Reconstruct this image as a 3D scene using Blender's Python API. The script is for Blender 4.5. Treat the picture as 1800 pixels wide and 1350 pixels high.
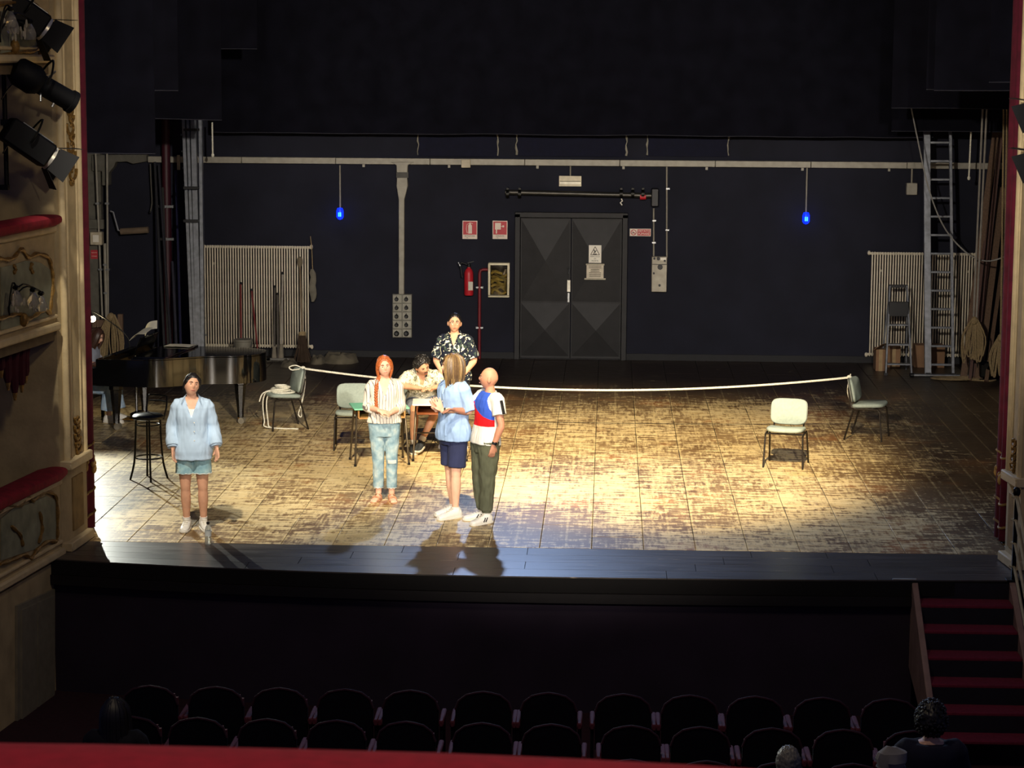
import bpy, bmesh, math, random
from math import sin, cos, tan, pi, radians, sqrt, exp, atan2
from mathutils import Vector, Matrix, Euler, noise
random.seed(7)
for o in list(bpy.data.objects): bpy.data.objects.remove(o)
SC = bpy.context.scene
COL = SC.collection
V = Vector

# ---------------- camera (phone tele lens, from a box opposite the stage) ----------------
FPX, PITCH, YAW, ROLL, CAMZ = 4000.0, radians(8.2), radians(2.4), radians(.35), 5.1
cam = bpy.data.cameras.new('camera'); camo = bpy.data.objects.new('camera', cam); COL.objects.link(camo)
cam.sensor_width = 36; cam.lens = 36*FPX/1800; cam.clip_start = .05; cam.clip_end = 200
RM = Matrix.Rotation(YAW, 3, 'Z') @ Matrix.Rotation(pi/2-PITCH, 3, 'X') @ Matrix.Rotation(ROLL, 3, 'Z')
camo.matrix_world = Matrix.Translation((0, 0, CAMZ)) @ RM.to_4x4()
cam.dof.use_dof = True; cam.dof.focus_distance = 27; cam.dof.aperture_fstop = 26
SC.camera = camo
SC.view_settings.view_transform = 'Standard'; SC.view_settings.look = 'None'
SC.view_settings.exposure = 0; SC.view_settings.gamma = 1; SC.view_settings.use_curve_mapping = False

# ---------------- light ----------------
wd = bpy.data.worlds.new('world'); SC.world = wd; wd.use_nodes = True
wd.node_tree.nodes['Background'].inputs[0].default_value = (.35, .42, 1, 1)
wd.node_tree.nodes['Background'].inputs[1].default_value = .065
def spot(name, loc, to, power, col, deg, blend=.5, size=.15):
    l = bpy.data.lights.new(name, 'SPOT'); o = bpy.data.objects.new(name, l); COL.objects.link(o)
    o.location = loc; o.rotation_euler = (V(to)-V(loc)).to_track_quat('-Z', 'Y').to_euler()
    l.energy = power; l.color = col; l.spot_size = radians(deg); l.spot_blend = blend; l.shadow_soft_size = size
def point(name, loc, power, col, size=.1):
    l = bpy.data.lights.new(name, 'POINT'); o = bpy.data.objects.new(name, l); COL.objects.link(o)
    o.location = loc; l.energy = power; l.color = col; l.shadow_soft_size = size
WARM = (1, .80, .50)
spot('front_lamp_left', (-2.6, 5.0, 7.2), (1.9, 38.0, 2.0), 10500, (1, .91, .80), 31, .5, .2)
spot('front_lamp_right', (2.4, 5.0, 7.2), (-3.1, 38.0, 2.0), 13000, (1, .91, .80), 31, .5, .2)
spot('stage_wash_lamp_a', (-2.6, 16.5, 11), (-2.4, 28.3, 0), 9000, (1, .84, .60), 25, .85)
spot('stage_wash_lamp_b', (1.0, 16.5, 11), (.35, 28.4, 0), 27000, WARM, 27.5, .85)
spot('stage_wash_lamp_c', (-5.0, 17.0, 10.5), (-4.3, 24.8, 0), 5200, (1, .90, .74), 17, .8)
spot('back_light_lamp', (-1.6, 36.3, 8.0), (1.2, 22.6, 0), 3000, (.42, .60, 1), 40, .8)
spot('side_light_lamp', (-7.9, 31.6, 2.5), (-4.6, 24.4, 0), 1500, (.97, 1, .90), 44, .6, .03)
point('house_fill_left', (-1.5, 15.0, 7.4), 270, (1, .80, .54), .3)  # added unseen fill that brightens the left boxes and pillar
point('house_fill_right', (1.6, 16.0, 7.4), 125, (1, .80, .56), .3)  # added unseen fill for the right pillar, stairs and stalls

# ---------------- helpers ----------------
def ray(x, y): return RM @ V(((x-900)/FPX, -(y-675)/FPX, -1))
def G(x, y, z=0.0):
    d = ray(x, y); return V((0, 0, CAMZ)) + d*((z-CAMZ)/d.z)
def W(x, y, Y):
    d = ray(x, y); return V((0, 0, CAMZ)) + d*(Y/d.y)
def lin(c):
    if isinstance(c, str): c = tuple(int(c[i:i+2], 16)/255 for i in (0, 2, 4))
    return tuple(x/12.92 if x <= .04045 else ((x+.055)/1.055)**2.4 for x in c)

MATS = {}
def mat(name, col, rough=.6, metal=0, var=.18, scale=9, bump=0, bscale=60, emit=0, spec=.4, trans=0, stretch=None):
    if name in MATS: return MATS[name]
    m = bpy.data.materials.new(name); m.use_nodes = True; nt = m.node_tree; b = nt.nodes['Principled BSDF']
    c = lin(col)
    tc = nt.nodes.new('ShaderNodeTexCoord'); src = tc.outputs['Object']
    if stretch:
        mp = nt.nodes.new('ShaderNodeMapping'); mp.inputs['Scale'].default_value = stretch
        nt.links.new(src, mp.inputs[0]); src = mp.outputs[0]
    n = nt.nodes.new('ShaderNodeTexNoise'); n.inputs['Scale'].default_value = scale; n.inputs['Detail'].default_value = 5
    nt.links.new(src, n.inputs['Vector'])
    r = nt.nodes.new('ShaderNodeValToRGB')
    r.color_ramp.elements[0].position = .3; r.color_ramp.elements[1].position = .7
    r.color_ramp.elements[0].color = (*[x*(1-var) for x in c], 1); r.color_ramp.elements[1].color = (*[min(1, x*(1+var)) for x in c], 1)
    nt.links.new(n.outputs['Fac'], r.inputs[0]); nt.links.new(r.outputs[0], b.inputs['Base Color'])
    b.inputs['Roughness'].default_value = rough; b.inputs['Metallic'].default_value = metal; b.inputs['Specular IOR Level'].default_value = spec
    if trans: b.inputs['Transmission Weight'].default_value = trans
    if emit:
        nt.links.new(r.outputs[0], b.inputs['Emission Color']); b.inputs['Emission Strength'].default_value = emit
    if bump:
        n2 = nt.nodes.new('ShaderNodeTexNoise'); n2.inputs['Scale'].default_value = bscale; nt.links.new(src, n2.inputs['Vector'])
        bp = nt.nodes.new('ShaderNodeBump'); bp.inputs['Strength'].default_value = bump; bp.inputs['Distance'].default_value = .01
        nt.links.new(n2.outputs['Fac'], bp.inputs['Height']); nt.links.new(bp.outputs[0], b.inputs['Normal'])
    MATS[name] = m
    return m

def tag(o, label=None, cat=None, group=None, kind=None):
    if label: o['label'] = label
    if cat: o['category'] = cat
    if group: o['group'] = group
    if kind: o['kind'] = kind
    return o
def thing(name, label, cat, loc=(0, 0, 0), rz=0, group=None):
    o = bpy.data.objects.new(name, None); COL.objects.link(o); o.empty_display_size = .1
    o.location = loc; o.rotation_euler = (0, 0, rz)
    return tag(o, label, cat, group)
def copy_tree(o, parent=None):
    c = o.copy(); COL.objects.link(c); c.parent = parent
    for ch in list(o.children): copy_tree(ch, c)
    return c
def link(name, me, parent=None, loc=None):
    o = bpy.data.objects.new(name, me); COL.objects.link(o)
    if parent: o.parent = parent
    if loc is not None: o.location = loc
    return o
def resample(pts, n):
    """Catmull-Rom through pts (tuples of any length)."""
    P = [tuple(p) for p in pts]; P = [P[0]]+P+[P[-1]]; out = []
    m = len(P)-3
    for i in range(n):
        t = i/(n-1)*m; k = min(int(t), m-1); u = t-k
        a, b, c, d = P[k:k+4]
        out.append(tuple(.5*(2*b[j]+(c[j]-a[j])*u+(2*a[j]-5*b[j]+4*c[j]-d[j])*u*u+(3*b[j]-a[j]-3*c[j]+d[j])*u**3) for j in range(len(b))))
    return out

class MB:
    def __init__(s): s.v = []; s.f = []
    def add(s, vs, fs):
        o = len(s.v); s.v += [V(p) for p in vs]; s.f += [tuple(i+o for i in f) for f in fs]; return s
    def box(s, x0, x1, y0, y1, z0, z1, m=None):
        vs = [V((x, y, z)) for z in (z0, z1) for y in (y0, y1) for x in (x0, x1)]
        if m: vs = [m @ p for p in vs]
        return s.add(vs, [(0, 2, 3, 1), (4, 5, 7, 6), (0, 1, 5, 4), (2, 6, 7, 3), (0, 4, 6, 2), (1, 3, 7, 5)])
    def bar(s, p0, p1, w, t, up=(0, 0, 1)):
        """rectangular bar p0->p1, width w along side, thickness t along up"""
        p0, p1 = V(p0), V(p1); d = (p1-p0).normalized(); u = V(up)
        sd = d.cross(u)
        if sd.length < 1e-4: sd = d.cross(V((1, 0, 0)))
        sd.normalize(); u = sd.cross(d)
        vs = [p+sd*a*w/2+u*b*t/2 for p in (p0, p1) for a, b in ((-1, -1), (1, -1), (1, 1), (-1, 1))]
        return s.add(vs, [(3, 2, 1, 0), (4, 5, 6, 7), (0, 1, 5, 4), (1, 2, 6, 5), (2, 3, 7, 6), (3, 0, 4, 7)])
    def tube(s, path, r, n=8, closed=False):
        pts = [V(p) for p in path]; k = len(pts)
        rs = r if isinstance(r, (list, tuple)) else [r]*k
        vs = []; fs = []; prev = None
        for i, p in enumerate(pts):
            if closed: d = pts[(i+1) % k]-pts[i-1]
            else: d = pts[min(i+1, k-1)]-pts[max(i-1, 0)]
            d = d.normalized() if d.length > 1e-9 else V((0, 0, 1))
            if prev is None:
                a = d.cross(V((0, 0, 1)));
                if a.length < 1e-3: a = d.cross(V((0, 1, 0)))
            else: a = prev-d*prev.dot(d)
            a.normalize(); prev = a; b = d.cross(a)
            vs += [p+(a*cos(2*pi*j/n)+b*sin(2*pi*j/n))*rs[i] for j in range(n)]
        for i in range(k if closed else k-1):
            o = i*n; q = ((i+1) % k)*n
            fs += [(o+j, o+(j+1) % n, q+(j+1) % n, q+j) for j in range(n)]
        if not closed:
            fs += [tuple(reversed(range(n))), tuple(range((k-1)*n, k*n))]
        return s.add(vs, fs)
    def cyl(s, p0, p1, r0, r1=None, n=12): return s.tube([p0, p1], [r0, r0 if r1 is None else r1], n)
    def lathe(s, prof, o=(0, 0, 0), n=16, m=None):
        vs = [V((r*cos(2*pi*j/n), r*sin(2*pi*j/n), z)) for r, z in prof for j in range(n)]
        if m: vs = [m @ p for p in vs]
        vs = [p+V(o) for p in vs]; k = len(prof)
        fs = [(i*n+j, i*n+(j+1) % n, (i+1)*n+(j+1) % n, (i+1)*n+j) for i in range(k-1) for j in range(n)]
        fs += [tuple(reversed(range(n))), tuple(range((k-1)*n, k*n))]
        return s.add(vs, fs)
    def prism(s, poly, y0, y1, m=None):
        """poly in (x,z), extruded along y"""
        k = len(poly); vs = [V((x, y, z)) for y in (y0, y1) for x, z in poly]
        if m: vs = [m @ p for p in vs]
        return s.add(vs, [tuple(range(k)), tuple(reversed(range(k, 2*k)))]+[(i, i+k, (i+1) % k+k, (i+1) % k) for i in range(k)])
    def plate(s, poly, z0, z1, m=None):
        """poly in (x,y), extruded along z"""
        k = len(poly); vs = [V((x, y, z)) for z in (z0, z1) for x, y in poly]
        if m: vs = [m @ p for p in vs]
        return s.add(vs, [tuple(reversed(range(k))), tuple(range(k, 2*k))]+[(i, (i+1) % k, (i+1) % k+k, i+k) for i in range(k)])
    def ell(s, c, r, n=12, k=8, m=None):
        vs = []; c = V(c)
        for i in range(k+1):
            t = pi*i/k
            for j in range(n):
                p = V((r[0]*sin(t)*cos(2*pi*j/n), r[1]*sin(t)*sin(2*pi*j/n), r[2]*cos(t)))
                vs.append(c+(m @ p if m else p))
        fs = [(i*n+j, (i+1)*n+j, (i+1)*n+(j+1) % n, i*n+(j+1) % n) for i in range(k) for j in range(n)]
        return s.add(vs, fs)
    def loft(s, rings, n=20, pw=2.0):
        """rings: (center, u, v, ru, rv); superellipse exponent pw"""
        vs = []; k = len(rings)
        for c, u, v, ru, rv in rings:
            for j in range(n):
                a = 2*pi*j/n; ca, sa = cos(a), sin(a)
                vs.append(V(c)+V(u)*(ru*math.copysign(abs(ca)**(2/pw), ca))+V(v)*(rv*math.copysign(abs(sa)**(2/pw), sa)))
        fs = [(i*n+j, i*n+(j+1) % n, (i+1)*n+(j+1) % n, (i+1)*n+j) for i in range(k-1) for j in range(n)]
        fs += [tuple(reversed(range(n))), tuple(range((k-1)*n, k*n))]
        return s.add(vs, fs)
    def mesh(s, name='m', bevel=0, seg=1, sharp=38, fix=True):
        me = bpy.data.meshes.new(name); me.from_pydata([tuple(p) for p in s.v], [], s.f)
        bm = bmesh.new(); bm.from_mesh(me)
        if fix: bmesh.ops.remove_doubles(bm, verts=bm.verts, dist=1e-5); bmesh.ops.recalc_face_normals(bm, faces=bm.faces)
        if bevel:
            ed = [e for e in bm.edges if len(e.link_faces) == 2 and e.calc_face_angle(0) > .6]
            bmesh.ops.bevel(bm, geom=ed, offset=bevel, segments=seg, affect='EDGES', clamp_overlap=True)
        bm.to_mesh(me); bm.free()
        me.polygons.foreach_set('use_smooth', [True]*len(me.polygons))
        me.set_sharp_from_angle(angle=radians(sharp))
        return me
    def build(s, name, m, parent=None, bevel=0, seg=1, sharp=38, loc=None):
        me = s.mesh(name, bevel, seg, sharp)
        me.materials.append(m)
        return link(name, me, parent, loc)

def text_mesh(s, size, m, name, parent, loc, ext=.0008, align='CENTER'):
    cu = bpy.data.curves.new(name, 'FONT'); cu.body = s; cu.size = size; cu.align_x = align; cu.align_y = 'CENTER'; cu.extrude = ext
    cu.resolution_u = 3
    t = bpy.data.objects.new('tmp', cu); COL.objects.link(t)
    dg = bpy.context.evaluated_depsgraph_get(); me = bpy.data.meshes.new_from_object(t.evaluated_get(dg))
    bpy.data.objects.remove(t); me.transform(Matrix.Rotation(pi/2, 4, 'X')); me.materials.clear(); me.materials.append(m)
    return link(name, me, parent, loc)
def sub(a, b): return V(a)-V(b)

# ---------------- common materials ----------------
BLACKM = mat('black_metal', '14130f', .4, .6)
BLACKP = mat('black_plastic', '101013', .5)
STEEL = mat('grey_steel', '8d8f90', .38, .85, var=.25, scale=14)
ALU = mat('aluminium', '7c7f84', .45, .6, var=.25, scale=12)
GREYP = mat('grey_painted_metal', '8f8a7c', .5, .1, var=.15)
CREAM = mat('cream_plaster', 'b3a078', .75, 0, var=.18, scale=4, bump=.25, bscale=30)
CREAM2 = mat('pale_cream_moulding', 'cdb98e', .65, 0, var=.15, scale=6, bump=.2, bscale=40)
GILT = mat('aged_gilt_stucco', '8a6a35', .5, .35, var=.4, scale=30, bump=.4, bscale=80)
VELVET = mat('crimson_velvet', '8a1526', .9, 0, var=.25, scale=12, bump=.3, bscale=150)
DRAPE = mat('black_drape_cloth', '0d0d15', .95, 0, var=.3, scale=3, bump=.3, bscale=30, spec=.1)
WALLN = mat('dark_navy_paint', '191a25', .8, 0, var=.22, scale=1.6, bump=.15, bscale=12, spec=.2)
WOOD = mat('raw_timber', '66503e', .7, 0, var=.3, scale=6, stretch=(14, 14, 1))
ROPE = mat('pale_rope', 'ece6d2', .85, 0, var=.25, scale=60)
ROPE2 = mat('old_hemp_rope', '8d7a58', .9, 0, var=.3, scale=60)
RED = mat('signal_red_paint', 'b3202a', .45, 0, var=.15)
WHITE = mat('white_print', 'e6e0d0', .55, 0, var=.06)
PBLACK = mat('black_print', '15130f', .6, 0, var=.1)
BRASS = mat('brass', 'b58b45', .3, .9, var=.2)
GLASS = mat('clear_glass', 'ffffff', .04, 0, var=0, trans=1)
# ================= SETTING =================
YW = 38.4
XL, XR = -9.4, 7.4
# --- stage floor: worn panels laid in columns, with a painted apron in front
def floor_mat(name, apron=False):
    m = bpy.data.materials.new(name); m.use_nodes = True; nt = m.node_tree; b = nt.nodes['Principled BSDF']; L = nt.links.new
    geo = nt.nodes.new('ShaderNodeNewGeometry')
    def mapping(sc, rot=(0, 0, 0)):
        mp = nt.nodes.new('ShaderNodeMapping'); mp.inputs['Scale'].default_value = sc; mp.inputs['Rotation'].default_value = rot
        L(geo.outputs['Position'], mp.inputs[0]); return mp.outputs[0]
    def noi(vec, scale, det=4, rough=.6):
        n = nt.nodes.new('ShaderNodeTexNoise'); n.inputs['Scale'].default_value = scale; n.inputs['Detail'].default_value = det; n.inputs['Roughness'].default_value = rough
        L(vec, n.inputs['Vector']); return n.outputs['Fac']
    def ramp(f, a, b_, c0=(0, 0, 0, 1), c1=(1, 1, 1, 1)):
        r = nt.nodes.new('ShaderNodeValToRGB'); r.color_ramp.elements[0].position = a; r.color_ramp.elements[1].position = b_
        r.color_ramp.elements[0].color = c0; r.color_ramp.elements[1].color = c1; L(f, r.inputs[0]); return r.outputs[0]
    def mix(f, a, b_, mode='MIX'):
        x = nt.nodes.new('ShaderNodeMix'); x.data_type = 'RGBA'; x.blend_type = mode
        for i, q in ((0, f), (6, a), (7, b_)):
            if hasattr(q, 'is_linked'): L(q, x.inputs[i])
            elif i == 0: x.inputs[0].default_value = q
            else: x.inputs[i].default_value = (*q, 1)
        return x.outputs[2]
    def math_(op, a, b_):
        x = nt.nodes.new('ShaderNodeMath'); x.operation = op
        for i, q in ((0, a), (1, b_)):
            if hasattr(q, 'is_linked'): L(q, x.inputs[i])
            else: x.inputs[i].default_value = q
        return x.outputs[0]
    if not apron:
        # worn paint: streaks along the boards (x), fine cross scratches (y) and big patches
        s1 = noi(mapping((3.6, 12, 1)), 1.0, 6, .78)
        s2 = noi(mapping((20, 2.6, 1)), 1.0, 4, .7)
        s3 = noi(mapping((1.5, 17, 1)), 1.0, 4, .7)
        big = noi(mapping((.55, .35, 1)), 1.0, 3)
        k = math_('ADD', math_('MULTIPLY', s1, .56), math_('MULTIPLY', s3, .30))
        k = math_('ADD', k, math_('MULTIPLY', s2, .30))
        k = math_('ADD', k, math_('MULTIPLY', big, .30))
        oi = nt.nodes.new('ShaderNodeObjectInfo'); k = math_('ADD', k, math_('MULTIPLY', math_('SUBTRACT', oi.outputs['Random'], .5), .035))
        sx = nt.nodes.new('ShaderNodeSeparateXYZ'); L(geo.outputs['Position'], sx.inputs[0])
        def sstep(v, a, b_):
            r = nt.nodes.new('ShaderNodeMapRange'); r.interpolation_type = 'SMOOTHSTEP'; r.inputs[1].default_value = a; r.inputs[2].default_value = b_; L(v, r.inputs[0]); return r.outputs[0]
        back_right_mask = math_('MAXIMUM', sstep(sx.outputs[1], 32.3, 36.3), math_('MULTIPLY', sstep(sx.outputs[0], 2.6, 5.0), .6))   # less cream and a darker tone towards the back and the right
        k = math_('SUBTRACT', k, math_('MULTIPLY', back_right_mask, .16))
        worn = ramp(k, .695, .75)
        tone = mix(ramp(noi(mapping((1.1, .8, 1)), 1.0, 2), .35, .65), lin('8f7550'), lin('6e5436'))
        tone = mix(back_right_mask, tone, lin('33281f'))
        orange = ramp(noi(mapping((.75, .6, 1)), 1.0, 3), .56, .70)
        tone = mix(math_('MULTIPLY', orange, math_('SUBTRACT', 1.0, back_right_mask)), tone, lin('ac7440'))
        bare = mix(ramp(noi(mapping((2, 9, 1)), 1.0, 3), .3, .7), lin('ecd8a6'), lin('cfb47c'))
        base = mix(worn, tone, bare)
        # thin pale lines where boards meet
        wv = nt.nodes.new('ShaderNodeTexWave'); wv.bands_direction = 'X'; wv.inputs['Scale'].default_value = 1.15; wv.inputs['Distortion'].default_value = 1.2; wv.inputs['Detail'].default_value = 3
        L(mapping((1, .05, 1)), wv.inputs['Vector'])
        ln = math_('MULTIPLY', ramp(wv.outputs['Fac'], .965, .995), ramp(s1, .42, .6))
        base = mix(math_('MULTIPLY', ln, math_('SUBTRACT', 1.0, back_right_mask)), base, lin('dfc891'))
        L(base, b.inputs['Base Color'])
        L(math_('ADD', math_('MULTIPLY', s1, .35), .24), b.inputs['Roughness'])
        b.inputs['Specular IOR Level'].default_value = .45
    else:
        s1 = noi(mapping((1.2, 26, 1)), 1.0, 5, .65)
        base = mix(ramp(s1, .3, .7), lin('332d2a'), lin('575049'))
        base = mix(ramp(noi(mapping((2.5, 16, 1)), 1.0, 4), .66, .72), base, lin('9a8a72'))
        L(base, b.inputs['Base Color']); L(math_('ADD', math_('MULTIPLY', s1, .3), .2), b.inputs['Roughness'])
    bp = nt.nodes.new('ShaderNodeBump'); bp.inputs['Strength'].default_value = .25; bp.inputs['Distance'].default_value = .004
    L(s1, bp.inputs['Height']); L(bp.outputs[0], b.inputs['Normal'])
    return m
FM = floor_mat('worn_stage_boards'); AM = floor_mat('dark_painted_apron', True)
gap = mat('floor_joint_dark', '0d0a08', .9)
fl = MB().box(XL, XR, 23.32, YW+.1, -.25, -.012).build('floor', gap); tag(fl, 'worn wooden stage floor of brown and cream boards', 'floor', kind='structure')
cw = .545; pcs = {}
def piece(name, sx, sy, th, m, bev=.003):
    k = (round(sx, 3), round(sy, 3), m.name)
    if k not in pcs:
        pcs[k] = MB().box(-sx/2, sx/2, -sy/2, sy/2, -th, 0).mesh(name, bev); pcs[k].materials.append(m)
    return pcs[k]
nc = int((XR-XL)/cw)+1
rng = random.Random(3)
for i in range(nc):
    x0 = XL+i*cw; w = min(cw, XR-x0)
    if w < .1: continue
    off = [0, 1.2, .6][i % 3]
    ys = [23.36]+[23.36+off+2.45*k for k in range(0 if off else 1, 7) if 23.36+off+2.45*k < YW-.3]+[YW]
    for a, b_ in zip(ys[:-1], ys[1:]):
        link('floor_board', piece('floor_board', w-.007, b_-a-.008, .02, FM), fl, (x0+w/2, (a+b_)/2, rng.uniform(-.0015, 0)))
# apron with bowed edge
def edge_y(x): return 22.02+.46*abs((x+.6)/5.0)**2.2 if x < -.6 else 22.02+.16*((x+.6)/4.6)**2
ap = MB(); n = 40; xs = [-5.75+10.6*i/n for i in range(n+1)]
pl = [(x, edge_y(x)) for x in xs]+[(xs[-1], 23.35), (xs[0], 23.35)]
ap.plate(pl, -.16, -.012); apron = ap.build('floor_apron', gap); tag(apron, 'dark painted apron strip along the front edge of the stage', 'floor', kind='structure')
for r in range(4):      # boards running along the edge
    t0, t1 = r/4, (r+1)/4
    cuts = [-5.75, -3.6+.5*r, -1.5+.7*(r % 2), .62+.3*r, 2.7-.4*(r % 2), 4.85]
    for a, b_ in zip(cuts[:-1], cuts[1:]):
        mb = MB(); k = 8; xs2 = [a+.003+(b_-a-.006)*i/k for i in range(k+1)]
        f = lambda x, t: edge_y(x)*(1-t)+23.35*t
        mb.plate([(x, f(x, t0)+.003) for x in xs2]+[(x, f(x, t1)-.003) for x in reversed(xs2)], -.03, 0)
        mb.build('floor_board', AM, apron)
# stage front
sf = MB()
FRONT = mat('dark_maroon_stage_front', '2a1f2e', .85, 0, var=.2, scale=2)
xs = [-5.75+8.82*i/n for i in range(n+1)]
sf.plate([(x, edge_y(x)+.06) for x in xs]+[(xs[-1], 22.62), (6.5, 22.62), (6.5, 22.9), (xs[0], 22.9)], -1.40, -.162)
o = sf.build('wall_stage_front', FRONT); tag(o, 'dark maroon wall below the stage edge', 'wall', kind='structure')
mb = MB(); mb.plate([(x, edge_y(x)-.03) for x in xs]+[(x, edge_y(x)+.055) for x in reversed(xs)], -.26, -.163)
o = mb.build('trim_1', mat('black_stage_nosing', '15100f', .6)); tag(o, 'black moulding strip under the stage edge', 'trim', kind='structure')
# stalls floor
o = MB().box(-7.5, 7.5, 9, 22.9, -1.6, -1.40).build('floor_stalls', mat('dark_red_carpet', '2e0f17', .95, 0, var=.3, scale=20)); tag(o, 'dark red carpeted floor of the stalls', 'floor', kind='structure')
# back wall, side walls
bw = MB().box(XL-.2, XR+.2, YW, YW+.25, -.02, 10).build('wall_back', WALLN); tag(bw, 'dark navy painted back wall of the stage', 'wall', kind='structure')
o = MB().box(XL-.2, XL, 24.6, YW, -.02, 10).build('wall_left', WALLN); tag(o, 'dark painted left side wall of the stage', 'wall', kind='structure')
o = MB().box(XR, XR+.2, 24.6, YW, -.02, 10).build('wall_right', WALLN); tag(o, 'dark painted right side wall of the stage', 'wall', kind='structure')
o = MB().box(XL, XR, YW-.03, YW, 0, .11).build('baseboard_back', mat('black_skirting', '111114', .7)); tag(o, 'black skirting board along the back wall', 'baseboard', kind='structure')

# --- drapes: legs and borders flown above the stage
def drape(name, label, x0, x1, yb, Y, top=9.0, fold=.035, nf=None, seed=0, xr=0):
    a = W(x0, yb, Y); b_ = W(x1, yb, Y); n = max(24, int((b_.x-a.x)*14)); mb = MB(); rr = random.Random(seed)
    zb = (a.z+b_.z)/2; rows = 6; vs = []; fs = []
    for side in (0, 1):
        for r in range(rows+1):
            z = zb+(top-zb)*r/rows
            for i in range(n+1):
                x = a.x+(b_.x-a.x)*i/n
                y = Y+fold*noise.noise(V((x*2.2, seed*3.1, z*.12)))+fold*.5*sin(x*7+seed)+.012*side
                vs.append((x, y, z+(.02*noise.noise(V((x*.8, seed, 0))) if r == 0 else 0)))
    N = (rows+1)*(n+1)
    for r in range(rows):
        for i in range(n):
            q = r*(n+1)+i
            fs.append((q, q+1, q+n+2, q+n+1)); fs.append((N+q, N+q+n+1, N+q+n+2, N+q+1))
    for i in range(n): fs.append((i, N+i, N+i+1, i+1))
    for r in range(rows):
        q = r*(n+1); fs.append((q, q+n+1, N+q+n+1, N+q)); q += n; fs.append((q, N+q, N+q+n+1, q+n+1))
    mb.add(vs, fs)
    t = thing(name, label, 'curtain', (a.x+(b_.x-a.x)/2, Y, zb))
    mb.v = [p-t.location for p in mb.v]
    mb.build('cloth', DRAPE, t, sharp=80)
    h = MB(); L = t.location
    def wave(x): return fold*noise.noise(V((x*2.2, seed*3.1, zb*.12)))+fold*.5*sin(x*7+seed)
    h.tube([(x-L.x, wave(x)-.004, .006+.02*noise.noise(V((x*.8, seed, 0)))) for x in (a.x+(b_.x-a.x)*i/n for i in range(n+1))], .006, 5)
    h.build('hem', mat('worn_hem_tape', '2c2c35', .9), t)
    return t
drape('stage_drape', 'black drape hanging nearest the left pillar, lowest of the left drapes', 60, 273, 270, 27.2, seed=1)
drape('stage_drape', 'narrow black drape stepped behind the lowest left drape', 200, 313, 160, 28.4, seed=2)
drape('stage_drape', 'black drape above the aluminium column, third from the left', 230, 390, 210, 33.0, seed=3)
drape('stage_drape', 'short black drape highest up, fourth from the left', 300, 452, 87, 35.2, seed=4)
drape('stage_border', 'wide black border cloth across the back wall above the cable duct', 372, 1640, 238, 37.7, seed=5, fold=.05)
drape('stage_drape', 'black drape beside the right curtain, shortest and nearest', 1738, 1900, 146, 27.0, seed=6)
drape('stage_drape', 'black drape on the right, second from the curtain', 1641, 1850, 160, 29.5, seed=7)
drape('stage_drape', 'black drape on the right with a hem just behind the second', 1628, 1850, 157, 30.6, seed=8)
drape('stage_drape', 'black drape on the right above the tall ladder, furthest from the curtain', 1567, 1850, 191, 34.4, seed=9)
drape('stage_border', 'low black border cloth at far right behind the tall ladder', 1567, 1800, 232, 36.7, seed=10)

# --- wall duct and everything on the back wall
def wall_thing(name, label, cat, px, py, dy=0.0, group=None):
    p = W(px, py, YW-dy); return thing(name, label, cat, p, 0, group)
def rect(px0, py0, px1, py1, Y=None):
    Y = Y or YW; c = ((px0+px1)/2, (py0+py1)/2)
    return W(px0, c[1], Y).x, W(px1, c[1], Y).x, W(c[0], py1, Y).z, W(c[0], py0, Y).z
def wbox(mb, px0, py0, px1, py1, y0, y1, o):
    """box on the back wall given by image rectangle; y0,y1 = distance in front of wall"""
    a, b_, c, d = rect(px0, py0, px1, py1)
    return mb.box(a-o.x, b_-o.x, YW-y1-o.y, YW-y0-o.y, c-o.z, d-o.z)

duct = wall_thing('cable_duct', 'long grey metal cable duct running across the back wall', 'duct', 1000, 290)
o = duct.location
z0 = W(1000, 291, YW).z-o.z; z1 = W(1000, 280, YW).z-o.z
xa, xb = W(262, 280, YW).x, W(1762, 285, YW).x
segs = [xa+(xb-xa)*i/9 for i in range(10)]
for a, b_ in zip(segs[:-1], segs[1:]):
    MB().box(a-o.x+.003, b_-o.x-.003, -.12, -.002, z0, z1).build('duct_length', GREYP, duct, .006)
for px in (640, 790, 945, 1096, 1242, 1410, 1562):
    mb = MB(); x = W(px, 290, YW).x-o.x; mb.box(x-.02, x+.02, -.09, -.05, z0-.05, z0); mb.build('hanger', GREYP, duct)
mb = MB(); wbox(mb, 812, 280, 828, 294, .121, .17, o); mb.build('junction_box', mat('beige_plastic', 'b5a98f', .5), duct, .006)
mb = MB(); wbox(mb, 314, 272, 319, 298, .121, .16, o); mb.build('junction_box', mat('beige_plastic', 'b5a98f', .5), duct, .004)
# left end corbel
cb = wall_thing('wall_bracket', 'grey plaster bracket where the duct meets the left column', 'bracket', 200, 300)
o = cb.location; P = [(166, 271), (262, 271), (262, 283), (238, 287), (228, 283), (208, 284), (205, 292), (196, 303), (196, 325), (184, 325), (184, 300), (166, 300)]
pts = [(W(x, y, YW).x-o.x, W(x, y, YW).z-o.z) for x, y in P]
MB().prism(pts, -.22, -.002).build('corbel', mat('grey_plaster', '5c594f', .8), cb, .01)
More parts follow.
